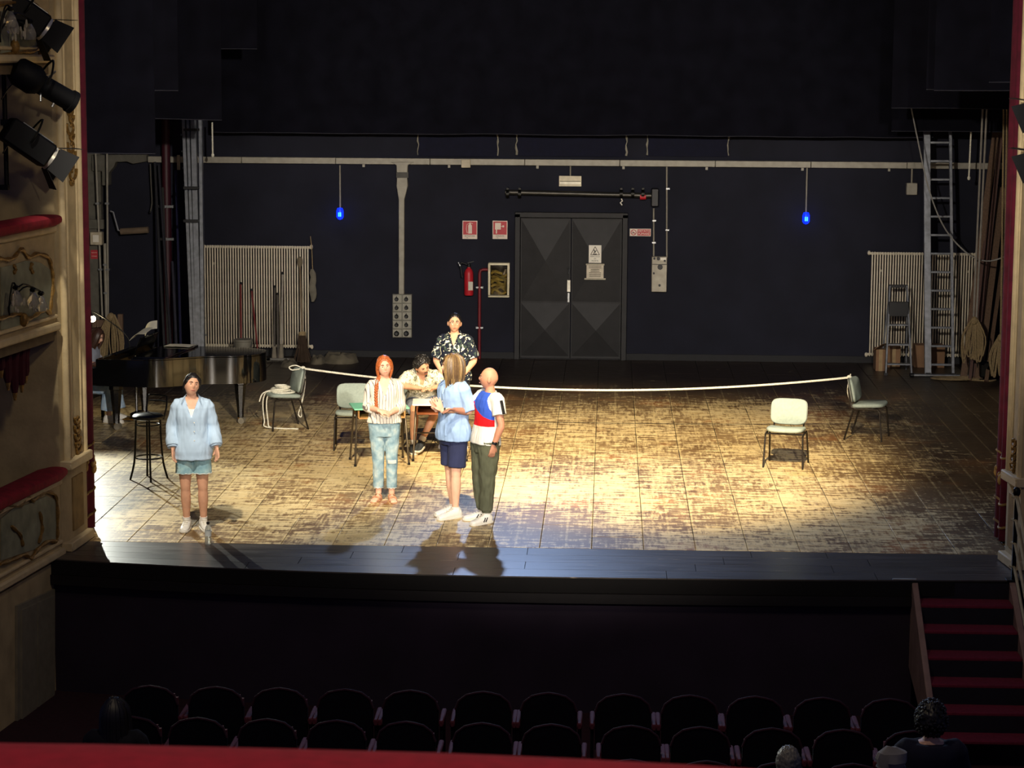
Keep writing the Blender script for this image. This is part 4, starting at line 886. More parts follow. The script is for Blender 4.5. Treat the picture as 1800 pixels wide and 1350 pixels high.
# ================= AUDITORIUM =================
A0 = V((-5.60, 22.78, 0)); BA = radians(7.4); BD = V((-sin(BA), -cos(BA), 0)); BN = V((cos(BA), -sin(BA), 0))
def BW(px, py, d=0.0):
    r = ray(px, py); c = V((0, 0, CAMZ)); k = ((A0+BN*d-c).dot(BN))/r.dot(BN); return c+r*k
def BT(t, d, z): return A0+BD*t+BN*d+V((0, 0, z))
def bwpoly(mb, pts, d0, d1):
    a = [BW(x, y) for x, y in pts]; k = len(a); vs = [p+BN*d0 for p in a]+[p+BN*d1 for p in a]
    return mb.add(vs, [tuple(range(k)), tuple(reversed(range(k, 2*k)))]+[(i, i+k, (i+1) % k+k, (i+1) % k) for i in range(k)])
def bwslab(mb, z0, z1, d0, d1, t0=0.0, t1=2.8):
    vs = [BT(t, d, z) for z in (z0, z1) for d in (d0, d1) for t in (t0, t1)]
    return mb.add(vs, [(0, 2, 3, 1), (4, 5, 7, 6), (0, 1, 5, 4), (2, 6, 7, 3), (0, 4, 6, 2), (1, 3, 7, 5)])
def bz(py, px=55): return BW(px, py).z
# lower wall with door, partition beside the proscenium
zc = bz(1012)
mb = MB(); bwslab(mb, -1.40, zc, -.25, 0); o = mb.build('wall_box_base', CREAM); tag(o, 'plain cream wall below the theatre boxes at left', 'wall', kind='structure')
mb = MB(); bwslab(mb, -1.40, 7.5, -2.2, -.02, -.12, -.02); o = mb.build('wall_box_partition', CREAM); tag(o, 'cream partition wall between boxes and stage pillar', 'wall', kind='structure')
mb = MB(); bwslab(mb, -1.40, 7.5, -2.3, -2.2); o = mb.build('wall_box_back', mat('dim_red_wall', '5a1a20', .9)); tag(o, 'dark red back wall of the theatre boxes', 'wall', kind='structure')
d2 = thing('door_2', 'grey double door with dark glass panes in the left wall of the stalls', 'door', BW(60, 1290)); d2['kind'] = 'structure'; dl = d2.location
DG = mat('grey_green_door', '837c68', .6, 0, var=.15); DARKG = mat('dark_glass', '0c0d12', .1)
def bp_build(name, m, pts, d0, d1, root, bev=0.0):
    mb = MB(); bwpoly(mb, pts, d0, d1); mb.v = [p-root.location for p in mb.v]; return mb.build(name, m, root, bev)
bp_build('door_frame', DG, [(26, 1065), (92, 1035), (92, 1285), (26, 1330)], .001, .03, d2)
for a, b_, ya, yb, yc, yd in ((31, 57, 1062, 1050, 1300, 1280), (59, 88, 1049, 1036, 1278, 1256)):
    lf = bp_build('door_leaf', DG, [(a, ya+10), (b_, yb+10), (b_, yd+8), (a, yc+8)], .03, .05, d2)
    bp_build('glass_pane', DARKG, [(a+2, ya+18), (b_-3, yb+18), (b_-3, yb+148), (a+2, ya+148)], .05, .056, lf)
    bp_build('lower_panel', mat('door_panel_tone', '968d76', .6), [(a+2, ya+168), (b_-3, yb+168), (b_-3, yd+2), (a+2, yc+2)], .05, .062, lf, .004)
    bp_build('pane_bead', DG, [(a+1, ya+150), (b_-2, yb+150), (b_-2, yb+162), (a+1, ya+162)], .05, .064, lf)
FRES = mat('faded_fresco_green', '8b8c74', .8, 0, var=.3, scale=5); FRES2 = mat('faded_fresco_beige', 'a3926e', .8, 0, var=.25, scale=6)
def box_front(label, z_bot, z_top, panel, frame, opening_label):
    t = thing('theatre_box_front', label, 'balcony', BT(.5, 0, z_bot)); L = t.location
    def bld(name, m, mb, bev=0.0): mb.v = [p-L for p in mb.v]; return mb.build(name, m, t, bev)
    mb = MB(); bwslab(mb, z_bot, z_top, -.12, 0); bld('parapet', CREAM, mb)
    mb = MB(); bwslab(mb, z_bot-.03, z_bot+.05, -.14, .06); bld('lower_moulding', CREAM2, mb, .02)
    mb = MB(); bwslab(mb, z_bot+.09, z_bot+.13, -.1, .03); bld('bead_moulding', CREAM2, mb, .012)
    mb = MB(); bwslab(mb, z_top-.08, z_top-.0, -.13, .035); bld('upper_moulding', CREAM2, mb, .015)
    mb = MB(); rings = []
    for k in range(13):
        tt = -.02+2.8*k/12; e = .75 if k in (0,) else 1
        rings.append((BT(tt, -.03, z_top+.05), BN, (0, 0, 1), .15*e, .065*e))
    mb.loft(rings, 16, 3); bld('velvet_rail', VELVET, mb)
    if panel:
        mb = MB(); bwpoly(mb, panel, .004, .012); bld('painted_panel', FRES, mb)
        for fr in frame:
            mb = MB(); pts = [BW(x, y, .02)for x, y in fr]; q = resample([tuple(p) for p in pts], len(pts)*6); rs = [.012+.012*abs(sin(i*.55)) for i in range(len(q))]; mb.tube(q, rs, 6); bld('gilt_scroll', GILT, mb)
    mb = MB(); bwslab(mb, z_bot-.14, z_bot-.03, -2.2, -.02); bld('box_floor', mat('box_underside', '6a5a42', .85), mb)
    return t
box_front('upper theatre box front with painted panel below a crimson velvet rail', bz(588), bz(402), [(0, 470), (20, 466), (45, 458), (70, 462), (88, 475), (90, 530), (84, 560), (60, 568), (0, 580)],
          [[(-8, 452), (10, 456), (25, 452), (38, 438), (50, 452), (66, 446), (84, 452), (90, 468), (93, 500), (90, 530), (88, 552)], [(88, 552), (78, 545), (66, 552), (50, 560), (34, 552), (14, 556), (-6, 562)], [(56, 462), (54, 472), (58, 480)], [(24, 466), (27, 474), (24, 480)]], '')
box_front('lower theatre box front with painted floral panel and crimson rail', bz(1000), bz(862), [(0, 912), (22, 893), (50, 885), (80, 872), (98, 880), (100, 950), (60, 965), (0, 985)],
          [[(-8, 905), (12, 890), (36, 888), (48, 872), (58, 880), (76, 866), (94, 868), (100, 885), (101, 930), (100, 950)], [(100, 952), (84, 952), (66, 966), (54, 982), (44, 975), (20, 985), (0, 992)], [(20, 925), (35, 940), (40, 960)], [(70, 900), (74, 930), (68, 955)]], '')
box_front('topmost theatre box front with painted panel behind the spotlights', bz(105), bz(-90), [(0, 20), (60, 15), (66, 80), (50, 92), (0, 100)], [[(-8, 8), (30, 4), (64, 10), (70, 40), (66, 84), (40, 92), (-6, 98)], [(60, 60), (74, 70), (70, 100)]], '')
# fringe swag under the upper box
t = thing('box_curtain_swag', 'dark crimson curtain swag with fringe hanging under the upper box', 'curtain', BW(30, 690, -.1)); L = t.location
for k, (x, y0, y1) in enumerate(((2, 610, 650), (14, 606, 672), (26, 604, 690), (38, 602, 676), (45, 600, 660))):
    a, b_ = BW(x, y0, -.12)-L, BW(x, y1, -.12)-L; MB().tube(resample([a, a.lerp(b_, .4)+BD*.03, b_], 8), [.05, .055, .06, .055, .05, .05, .045, .03], 8).build('cloth_fold', mat('dark_crimson_cloth', '42101d', .95), t)
    MB().tube([b_, b_-V((0, 0, .08))], [.028, .012], 6).build('tassel', GILT, t)
# sconces
def sconce(label, px, py, arms, seed):
    t = thing('crystal_wall_lamp', label, 'wall lamp', BW(px, py, .0)); L = t.location; rr = random.Random(seed)
    MB().ell(BW(px, py+32, .04)-L, (.05, .05, .07), 10, 8).build('back_plate', GILT, t)
    for ax, ay in arms:
        a, b_ = BW(px-25, py+24, .12)-L, BW(ax, ay, .16)-L; m_ = (a+b_)/2+V((0, 0, .18)); MB().tube(resample([a, a+V((0, 0, .1)), m_, b_+V((0, 0, .04)), b_], 16), .009, 6).build('arm', BLACKM, t)
        MB().lathe([(.001, .0), (.03, .01), (.035, .03), (.02, .045)], b_, 8).build('candle_cup', BLACKM, t)
        MB().lathe([(.02, 0), (.05, -.05), (.065, -.11), (.05, -.15)], b_, 14).build('glass_shade', mat('thin_glass', 'e8e4d8', .08, 0, var=.05, trans=.85), t)
    for k in range(16): p = BW(px+rr.uniform(-20, 22), py+rr.uniform(-14, 18), rr.uniform(.05, .2))-L; MB().ell(p, (.012, .012, rr.uniform(.02, .05)), 6, 4).build('crystal_drop', mat('cut_crystal', 'd8d2c2', .05, 0, var=.05, trans=.5), t)
    return t
sconce('crystal wall lamp with black curved arms on the upper box front', 42, 530, ((28, 510), (58, 514), (72, 520)), 1)
sconce('crystal wall lamp with glass globes beside the top spotlight', 26, 50, ((18, 20), (22, 30), (52, 42)), 2)
# proscenium pillars
def pillar(label, name, poly, reveal, px, zs, mats=(CREAM, CREAM2)):
    o = MB().plate(poly, -.01, 8).build(name, mats[0]); tag(o, label, 'wall', kind='structure'); 
    a, b_ = V((*reveal[0], 0)), V((*reveal[1], 0)); n = (b_-a).normalized(); nn = V((n.y, -n.x, 0)) if px < 900 else V((-n.y, n.x, 0)); ln = (b_-a).length
    for u, w in ((.05, .05), (.30, .02), (.80, .02), (.95, .045)):
        p = a+n*ln*u; MB().cyl((p.x, p.y, zs[0]), (p.x, p.y, 8), w*.8, n=10).build('moulding', mats[1], o)
    p0, p1 = a-n*.06, b_+n*.04
    for z, h in ((zs[0]-.06, .08), (zs[0]+.0, .04), (.0, .10)): MB().bar((p0.x, p0.y, z+h/2), (p1.x, p1.y, z+h/2), .14, h).build('plinth_band', mats[1], o, .012)
    q0, q1 = a+n*ln*.25, a+n*ln*.8
    MB().bar(V((q0.x, q0.y, zs[0]*.5)), V((q1.x, q1.y, zs[0]*.5)), .03, zs[0]*.62).build('plinth_panel', mat('ochre_plinth_panel', '94794a', .8), o, .008)
    return o, a, n, nn, ln
def scrolls(o, a, n, nn, ln, zc_, h, seed, w=.18):
    rr = random.Random(seed); c = a+n*ln*.55+nn*.015
    for k in range(9):
        zz = zc_+h*(k/8-.5); s_ = 1 if k % 2 else -1; r = w*(.35+.5*abs(sin(k*1.3)))
        pts = [c+n*(s_*r*(j/12)*cos(j*.55))+V((0, 0, zz+r*.7*(j/12)*sin(j*.55))) for j in range(13)]
        MB().tube(pts, [.010+.008*(j/12) for j in range(13)], 5).build('gilt_scroll', GILT, o)
LPp, la, ln_, lnn, lln = pillar('cream plaster proscenium pillar with gilt mouldings at left', 'wall_pillar_left', [(-6.6, 22.80), (-5.60, 22.80), (-5.545, 22.90), (-5.50, 23.55), (-6.6, 23.55)], ((-5.548, 22.86), (-5.50, 23.52)), 120, (W(130, 806, 23.2).z,))
scrolls(LPp, la, ln_, lnn, lln, W(126, 255, 23.2).z, .75, 3); scrolls(LPp, la, ln_, lnn, lln, W(132, 765, 23.2).z, .35, 4, .12)
RPp, ra, rn, rnn, rln = pillar('cream plaster proscenium pillar with gilt mouldings at right', 'wall_pillar_right', [(5.6, 23.6), (4.20, 23.6), (4.115, 23.09), (4.165, 22.62), (5.6, 22.62)], ((4.165, 22.65), (4.115, 23.09)), 1780, (W(1780, 835, 23.0).z,))
scrolls(RPp, ra, rn, rnn, rln, W(1782, 800, 22.9).z, .3, 5, .1)
# red house curtains
def house_curtain(label, cx, cy, w, d, s):
    t = thing('house_curtain', label, 'curtain', (cx, cy, 0)); n, rows = 56, 14; vs = []; fs = []
    for r in range(rows+1):
        z = .03+8*r/rows
        for j in range(n):
            a = 2*pi*j/n; q = 1+.16*sin(a*7+1)+.06*noise.noise(V((cos(a)*2, sin(a)*2, z*.3)))
            vs.append((w*q*cos(a), d*q*sin(a), z))
    for r in range(rows): fs += [(r*n+j, r*n+(j+1) % n, (r+1)*n+(j+1) % n, (r+1)*n+j) for j in range(n)]
    fs += [tuple(reversed(range(n))), tuple(range(rows*n, rows*n+n))]
    MB().add(vs, fs).build('velvet_cloth', mat('deep_crimson_velvet', '560c22', .9, 0, var=.3, scale=8), t, sharp=80)
    GB = mat('tarnished_gold_braid', '9b7b45', .6, .3, var=.3)
    for z, r in ((.95, .012), (.45, .014), (.2, .014)):
        MB().tube([(w*1.02*(1+.16*sin(2*pi*j/n*7+1))*cos(2*pi*j/n), d*1.02*(1+.16*sin(2*pi*j/n*7+1))*sin(2*pi*j/n), z+.03*sin(2*pi*j/n*3)) for j in range(n)], r, 6, True).build('gold_braid', GB, t)
    for k in range(8):
        a = k*pi/4+s; q = 1.03*(1+.16*sin(a*7+1)); z = .68+.05*(k % 2)
        MB().ell((w*q*cos(a), d*q*sin(a), z), (.035, .035, .06), 8, 6).ell((w*q*cos(a+.14), d*q*sin(a+.14), z+.05), (.025, .025, .03), 8, 6).ell((w*q*cos(a-.14), d*q*sin(a-.14), z+.05), (.025, .025, .03), 8, 6).build('gold_flower', GB, t)
    return t
house_curtain('deep crimson velvet house curtain bunched beside the left pillar', -5.66, 23.92, .13, .24, 0)
house_curtain('deep crimson velvet house curtain bunched beside the right pillar', 4.36, 24.05, .17, .24, .3)
# --- stairs at right
SX0, SX1 = 3.10, 4.00; rise, run, y0 = .187, .285, 22.16
st = thing('stage_stairs', 'wooden stairs with red carpet treads leading up to the stage at right', 'stairs', ((SX0+SX1)/2, y0-1.0, -1.40)); L = st.location
RC = mat('crimson_stair_carpet', '6e1a30', .95, 0, var=.2, scale=30); DK = mat('dark_stair_wood', '15131c', .7); STR = mat('brown_stringer', '94796c', .6, 0, var=.2, scale=5)
for k in range(1, 7):
    z = -rise*k; ya = y0-run*(k-1); 
    MB().box(SX0-L.x, SX1-L.x, ya-run-L.y, ya+.02-L.y, z-.035-L.z, z-L.z).build('tread', RC, st, .008)
    MB().box(SX0-L.x, SX1-L.x, ya-.015-L.y, ya-L.y, z-.03-L.z, z+rise-.03-L.z).build('riser', DK, st)
for x, w in ((SX0-.03, .03), (SX1+.03, .03)):
    p = [(y0+.02, .01), (y0-run*7.2, -rise*7.2+.02), (y0-run*7.2, -1.395), (y0+.02, -.9)]
    mb = MB(); vs = [V((xx, y, z))-L for xx in (x-w, x+w) for y, z in p]; mb.add(vs, [(0, 1, 2, 3), (7, 6, 5, 4), (0, 4, 5, 1), (1, 5, 6, 2), (2, 6, 7, 3), (3, 7, 4, 0)]); mb.build('stringer', STR, st, .006)
o = MB().box(2.85, 3.08, edge_y(3)-.01, edge_y(3)+.03, .001, .012).build('threshold_strip', mat('pale_edge_strip', 'a5a197', .5, .4)); tag(o, 'short pale metal strip on the stage edge by the stairs', 'strip')
t = thing('stair_handrail', 'steel handrail with four rails and a post at the right of the stairs', 'handrail', (4.045, 22.2, 0)); L = t.location
HR = mat('polished_rail', 'c4b48a', .35, .35); zt = W(1783, 868, 22.2).z
MB().box(-.02, .02, -.02, .02, 0, zt).build('post', BLACKM, t); MB().ell((0, 0, zt+.02), (.04, .04, .05), 10, 8).build('post_cap', BLACKM, t); MB().box(-.07, .07, -.07, .07, 0, .012).build('base_plate', BLACKM, t)
for k in range(4):
    z = zt-.03-k*zt*.27; MB().tube([(-.03, .03, z+.0), (0, -.03, z), (.02, -2.0, z-2.0*rise/run)], .015 if k else .02, 8).build('rail', HR, t)
MB().box(.0, .04, -2.0, -1.96, -1.4, zt-1.3).build('post', BLACKM, t)
# --- spotlights
def lantern(label, loc, d, kind, L_=.42, r=.12, roll=0.0, group='stage lanterns beside the left boxes'):
    q = V(d).to_track_quat('-Y', 'Z').to_matrix() @ Matrix.Rotation(roll, 3, 'Y'); t = thing('stage_lantern', label, 'spotlight', loc, 0, group)
    def put(name, mb, m, par=None, bev=0.0):
        mb.v = [q @ p for p in mb.v]; return mb.build(name, m, par or t, bev)
    BH = mat('black_lantern_housing', '030407', .65, .0, spec=.25)
    if kind == 'pc':
        put('housing', MB().box(-r, r, -L_/2, L_/2, -r, r), BH, None, .02)
        for x in (-.55, .3): put('vent_louvre', MB().box(r*x, r*(x+.25), -L_*.4, L_*.3, r, r+.012), STEEL)
        put('vent_louvre', MB().box(r, r+.01, -L_*.4, L_*.3, -.02, .0), STEEL)
        put('lens_ring', MB().lathe([(r*.95, 0), (r*1.0, .03), (r*.8, .03)], (0, -L_/2, 0), 20, Matrix.Rotation(pi/2, 3, 'X')), mat('bright_lens_ring', 'd8d4c6', .3, .6))
        put('lens', MB().lathe([(r*.8, .005), (r*.4, .03), (.001, .035)], (0, -L_/2, 0), 20, Matrix.Rotation(pi/2, 3, 'X')), GLASS)
        for ax, s_ in (('x', 1), ('x', -1), ('z', 1), ('z', -1)):
            f = MB(); w, l = r*.95, r*1.7; y1 = -L_/2-.03; sp = .55 if ax == 'z' else .35
            if ax == 'x': f.add([(s_*w, y1, -w), (s_*w, y1, w), (s_*(w+l*sp), y1-l*.85, w*1.25), (s_*(w+l*sp), y1-l*.85, -w*1.25)]+[(s_*(w+.004), y1, -w), (s_*(w+.004), y1, w), (s_*(w+l*sp+.004), y1-l*.85, w*1.25), (s_*(w+l*sp+.004), y1-l*.85, -w*1.25)], [(0, 1, 2, 3), (7, 6, 5, 4), (0, 4, 5, 1), (1, 5, 6, 2), (2, 6, 7, 3), (3, 7, 4, 0)])
            else: f.add([(-w, y1, s_*w), (w, y1, s_*w), (w*1.25, y1-l*.85, s_*(w+l*sp)), (-w*1.25, y1-l*.85, s_*(w+l*sp))]+[(-w, y1, s_*(w+.004)), (w, y1, s_*(w+.004)), (w*1.25, y1-l*.85, s_*(w+l*sp+.004)), (-w*1.25, y1-l*.85, s_*(w+l*sp+.004))], [(0, 1, 2, 3), (7, 6, 5, 4), (0, 4, 5, 1), (1, 5, 6, 2), (2, 6, 7, 3), (3, 7, 4, 0)])
            put('barn_door', f, BH)
    else:
        put('housing', MB().lathe([(.001, -.32), (.1, -.32), (.14, -.26), (.15, -.08), (.12, -.02)], (0, 0, 0), 14, Matrix.Rotation(pi/2, 3, 'X')), BH)
        put('lens_tube', MB().lathe([(.10, -.02), (.10, .33), (.115, .33), (.115, .38), (.09, .38)], (0, 0, 0), 18, Matrix.Rotation(pi/2, 3, 'X')), BH)
        put('lens', MB().lathe([(.09, .375), (.05, .385), (.001, .388)], (0, 0, 0), 18, Matrix.Rotation(pi/2, 3, 'X')), GLASS)
        for a in (0, 2.1, 4.2): put('shutter_handle', MB().cyl((.1*cos(a), -.02, .1*sin(a)), (.19*cos(a), -.04, .19*sin(a)), .01, n=6), STEEL)
        put('focus_knob', MB().cyl((0, -.2, -.1), (0, -.2, -.14), .015, n=8), STEEL)
    y = MB(); y.tube(resample([q @ V((r+.03, 0, 0)), q @ V((r+.03, 0, r*.9)), q @ V((0, 0, r+.14)), q @ V((-r-.03, 0, r*.9)), q @ V((-r-.03, 0, 0))], 18), .012, 6); y.build('yoke', BLACKM, t)
    return t
LD = V((.66, .34, -.52))
lantern('black lantern with open barn doors at the very top left', W(38, 22, 22.0), LD, 'pc', .50, .125)
lantern('black profile lantern with long lens tube, middle of the left three', W(72, 148, 22.0), V((.62, .45, -.42)), 'profile')
lantern('black lantern with barn doors and bright lens ring, lowest of the left three', W(48, 250, 22.0), LD, 'pc', .50, .125)
lantern('black lantern at the right edge beside the right pillar', W(1862, 180, 22.4), V((-.8, .3, -.4)), 'pc', .4, .12, group='stage lantern beside the right pillar')
lantern('lower black lantern at the right edge with pale barn door tip', W(1862, 268, 22.4), V((-.8, .3, -.4)), 'pc', .4, .12, group='stage lantern beside the right pillar')
t = thing('lighting_boom', 'vertical lighting boom pipe carrying the three left lanterns', 'pipe', W(12, 330, 22.15)); zt = W(12, -60, 22.15).z-t.location.z
MB().cyl((0, 0, 0), (0, 0, zt), .024, n=10).build('pipe', BLACKM, t)
for py in (15, 120, 215): z = W(12, py, 22.15).z-t.location.z; MB().box(-.03, .12, -.06, .04, z-.03, z+.03).build('clamp', BLACKM, t); MB().tube(resample([(.1, -.02, z), (.16, -.05, z-.08), (.05, -.06, z-.2), (-.02, -.04, z-.3)], 12), .008, 5).build('cable', BLACKP, t)
MB().box(-.2, .02, -.04, .04, -.02, .03).build('wall_arm', BLACKM, t)
# --- seats
SBk = mat('navy_black_seat_shell', '0a0912', .8, 0, var=.2, spec=.15); SRim = mat('maroon_seat_rim', '38202a', .85, spec=.1); SArm = mat('red_arm_pad', '5a222e', .8); SCu = mat('crimson_seat_cushion', '5a1420', .9)
def make_seat():
    t = thing('auditorium_chair', 'x', 'chair'); w, h = .50, .52; prof = [(-w/2, .38), (-w/2, .74), (-w/2+.03, .82), (-w/2+.10, .875), (-w/2+.18, .895), (0, .905)]
    full = prof+[(-x, z) for x, z in reversed(prof[:-1])]
    MB().prism(full, -.03, .03).build('backrest', SBk, t, .012, 2)
    MB().tube([(x, -.028, z) for x, z in full[1:-1]], .012, 6).build('back_rim', SRim, t)
    MB().prism([(x*.9, .4+(z-.38)*.92) for x, z in full], .031, .06).build('back_cushion', SCu, t, .015)
    MB().box(-.23, .23, .06, .16, .40, .80).build('folded_seat', SCu, t, .03, 2)
    for s_ in (-1, 1):
        MB().box(s_*.275-.022, s_*.275+.022, -.05, .36, .58, .64).build('armrest', SArm, t, .01)
        MB().box(s_*.275-.015, s_*.275+.015, -.02, .30, 0, .58).build('side_standard', SBk, t)
    return t
s0 = make_seat(); first = [True]
rowsd = [(19.62, [264, 380, 492, 607, 722, 850, 965, 1096, 1213, 1328, 1446, 1565], 1212, 'front row'),
         (18.66, [232, 348, 470, 592, 714, 848, 970, 1110, 1232, 1358, 1483, 1606], 1262, 'second row'),
         (17.72, [840, 966, 1110, 1243, 1372, 1500], 1320, 'third row')]
ordn = ['first', 'second', 'third', 'fourth', 'fifth', 'sixth', 'seventh', 'eighth', 'ninth', 'tenth', 'eleventh', 'twelfth']
for Y, xs_, py, rn_ in rowsd:
    for k, px in enumerate(xs_):
        s_ = s0 if first[0] else copy_tree(s0); first[0] = False
        p = W(px, py, Y); s_.location = (p.x, Y, -1.40); tag(s_, 'dark theatre chair, %s from the left visible in the %s of the stalls' % (ordn[k], rn_), 'chair', 'theatre chairs in the stalls')
# balcony rail close to the camera
rail = [(-500, 1297), (-200, 1300), (0, 1304), (160, 1306), (460, 1313), (760, 1321), (1000, 1331), (1240, 1344), (1400, 1355), (1700, 1378), (2200, 1425)]
Yr = 1.55; t = thing('balcony_rail', 'crimson velvet balcony rail close in front of the viewer', 'rail', W(900, 1400, Yr)); L = t.location
rg = []
for x, y in rail: p = W(x, y, Yr)-L; rg.append((p+V((0, -.10, -.050)), (0, 1, 0), (0, 0, 1), .16, .055))
MB().loft(rg, 24, 2.6).build('velvet_top', mat('bright_crimson_velvet', 'a3122a', .9, 0, var=.15, scale=60), t)
mb = MB()
for a, b_ in zip(rg[:-1], rg[1:]):
    p, q = a[0], b_[0]; mb.add([p+V((0, .1, -.04)), q+V((0, .1, -.04)), q+V((0, .1, -.9)), p+V((0, .1, -.9)), p+V((0, .04, -.04)), q+V((0, .04, -.04)), q+V((0, .04, -.9)), p+V((0, .04, -.9))], [(0, 1, 2, 3), (7, 6, 5, 4), (0, 4, 5, 1), (2, 6, 7, 3)])
mb.build('parapet_panel', CREAM, t)
point('rail_fill', (.35, .55, 6.2), 60, (1, .6, .52), .08)  # added unseen fill, only there to brighten the balcony rail
# ================= PEOPLE =================
def bake(mb, name, vox, smooth=4, fac=.5):
    me = bpy.data.meshes.new(name); me.from_pydata([tuple(p) for p in mb.v], [], mb.f)
    bm = bmesh.new(); bm.from_mesh(me); bmesh.ops.recalc_face_normals(bm, faces=bm.faces); bm.to_mesh(me); bm.free()
    o = bpy.data.objects.new('tmp', me); COL.objects.link(o)
    r = o.modifiers.new('r', 'REMESH'); r.mode = 'VOXEL'; r.voxel_size = vox; r.use_smooth_shade = True
    s = o.modifiers.new('s', 'SMOOTH'); s.factor = fac; s.iterations = smooth
    dg = bpy.context.evaluated_depsgraph_get(); res = bpy.data.meshes.new_from_object(o.evaluated_get(dg)); bpy.data.objects.remove(o)
    res.name = name; res.polygons.foreach_set('use_smooth', [True]*len(res.polygons)); return res
def skin(name, col): return mat(name, col, .55, 0, var=.10, scale=14, spec=.35)
TORSO = [(.84, .150, .105, .0), (.90, .168, .115, .0), (.97, .166, .112, 0), (1.07, .142, .098, -.005), (1.18, .150, .102, -.008), (1.30, .168, .112, -.008), (1.38, .170, .105, 0), (1.43, .150, .085, .008), (1.465, .100, .066, .012), (1.49, .060, .058, .010)]
def torso_at(z):
    T = TORSO
    if z <= T[0][0]: return T[0][1:]
    for a, b_ in zip(T[:-1], T[1:]):
        if z <= b_[0]:
            u = (z-a[0])/(b_[0]-a[0]); return tuple(a[i]*(1-u)+b_[i]*u for i in (1, 2, 3))
    return T[-1][1:]
DEF = dict(shL=(.172, .005, 1.405), shR=(-.172, .005, 1.405), elL=(.235, .03, 1.13), elR=(-.235, .03, 1.13), wrL=(.235, -.05, .89), wrR=(-.235, -.05, .89), hdL=(0, -.2, -1), hdR=(0, -.2, -1), pnL=(-1, -.2, 0), pnR=(1, -.2, 0),
           hipL=(.088, 0, .90), hipR=(-.088, 0, .90), knL=(.095, -.02, .49), knR=(-.095, -.02, .49), anL=(.10, .03, .085), anR=(-.10, .03, .085), toL=(.25, -1, 0), toR=(-.25, -1, 0),
           lean=0, twist=0, pel=(0, 0, .90), yaw=0, pitch=0, tilt=0, curl=.35, girth=1.0, armr=1.0, legr=1.0, spread=.0)
class Body:
    def __init__(s, H, **kw):
        s.p = dict(DEF); s.p.update(kw); s.k = H/1.72
        s.tm = Matrix.Translation(s.p['pel']) @ Matrix.Rotation(s.p['twist'], 4, 'Z') @ Matrix.Rotation(s.p['lean'], 4, 'X') @ Matrix.Translation((0, 0, -.90))
        for q in ('shL', 'shR'): s.p[q] = s.tm @ V(s.p[q])
        for q in list(s.p):
            if isinstance(s.p[q], tuple): s.p[q] = V(s.p[q])
        s.hm = s.tm @ Matrix.Translation((0, -.025, 1.615)) @ Matrix.Rotation(s.p['yaw'], 4, 'Z') @ Matrix.Rotation(s.p['pitch'], 4, 'X') @ Matrix.Rotation(s.p['tilt'], 4, 'Y') @ Matrix.Scale(1.07, 4)
    def ring(s, z, inf=0.0, dy=0.0, mx=1.0):
        rx, ry, yo = torso_at(z); g = s.p['girth']
        m3 = s.tm.to_3x3(); return (s.tm @ V((0, yo+dy, z)), m3 @ V((1, 0, 0)), m3 @ V((0, 1, 0)), rx*g*mx+inf, ry*g+inf)
    def head_pt(s, x, y, z, sc=1.0):
        X, Y, Z = x*.0745, y*.096, z*.116
        if z < 0:
            q = -z; X *= 1-.30*q**1.6
            Y *= (1-.42*q) if y > 0 else (1-.10*q)
        if y < 0:
            Y *= .95
            f = -y
            Y -= f*(.019*exp(-(x/.14)**2-((z+.16)/.15)**2)+.010*exp(-(x/.12)**2-((z-.03)/.16)**2)+.007*exp(-(x/.30)**2-((z+.50)/.10)**2)+.008*exp(-(x/.3)**2-((z+.86)/.13)**2)+.004*exp(-((abs(x)-.45)/.2)**2-((z+.15)/.2)**2)+.004*exp(-((abs(x)-.36)/.2)**2-((z-.26)/.08)**2))
            Y += f*.011*exp(-((abs(x)-.38)/.17)**2-((z-.07)/.13)**2)
        return V((X, Y, Z))*sc
    def head(s, mb):
        n, k = 44, 32; vs = []
        for i in range(k+1):
            t = pi*i/k
            for j in range(n):
                a = 2*pi*j/n; vs.append(s.hm @ s.head_pt(sin(t)*cos(a), sin(t)*sin(a), cos(t)))
        mb.add(vs, [(i*n+j, (i+1)*n+j, (i+1)*n+(j+1) % n, i*n+(j+1) % n) for i in range(k) for j in range(n)])
        for q in (-1, 1): mb.ell(s.hm @ V((q*.076, .012, -.008)), (.011, .020, .033), 10, 8, s.hm.to_3x3() @ Matrix.Rotation(q*.35, 3, 'Z'))
    def limb(s, mb, pts, rad, n=14, m=14):
        q = resample([(*p, r) for p, r in zip(pts, rad)], m); mb.tube([x[:3] for x in q], [x[3] for x in q], n)
    def hand(s, mb, side):
        w, f, pn = s.p['wr'+side], s.p['hd'+side].normalized(), s.p['pn'+side]
        pn = (pn-f*pn.dot(f)).normalized(); c = s.p['curl']
        sd = f.cross(pn) if side == 'L' else pn.cross(f)      # towards the thumb
        mb.loft([(w-f*.02, sd, pn, .026, .020), (w+f*.02, sd, pn, .032, .016), (w+f*.06, sd, pn, .040, .0145), (w+f*.092, sd, pn, .038, .012)], 14)
        for i, (o, ln) in enumerate(((.030, .072), (.010, .080), (-.011, .074), (-.031, .058))):
            p = w+f*.082+sd*o; d = (f+sd*(o*(1.5+8*s.p['spread']))).normalized(); path = [p-f*.02, p]
            for j, l in enumerate((.45, .3, .25)):
                a = c*(j+.6)*.9; dd = d*cos(a)+pn*sin(a); path.append(path[-1]+dd*ln*l)
            mb.tube(path, [.0095, .0095, .009, .0085, .007], 8)
        p = w+f*.025+sd*.028; d = (f*.75+sd*.65+pn*.25).normalized(); mb.tube([p-d*.01, p+d*.03, p+d*.03+(f*.9+sd*.3+pn*.3).normalized()*.035], [.013, .011, .0085], 8)
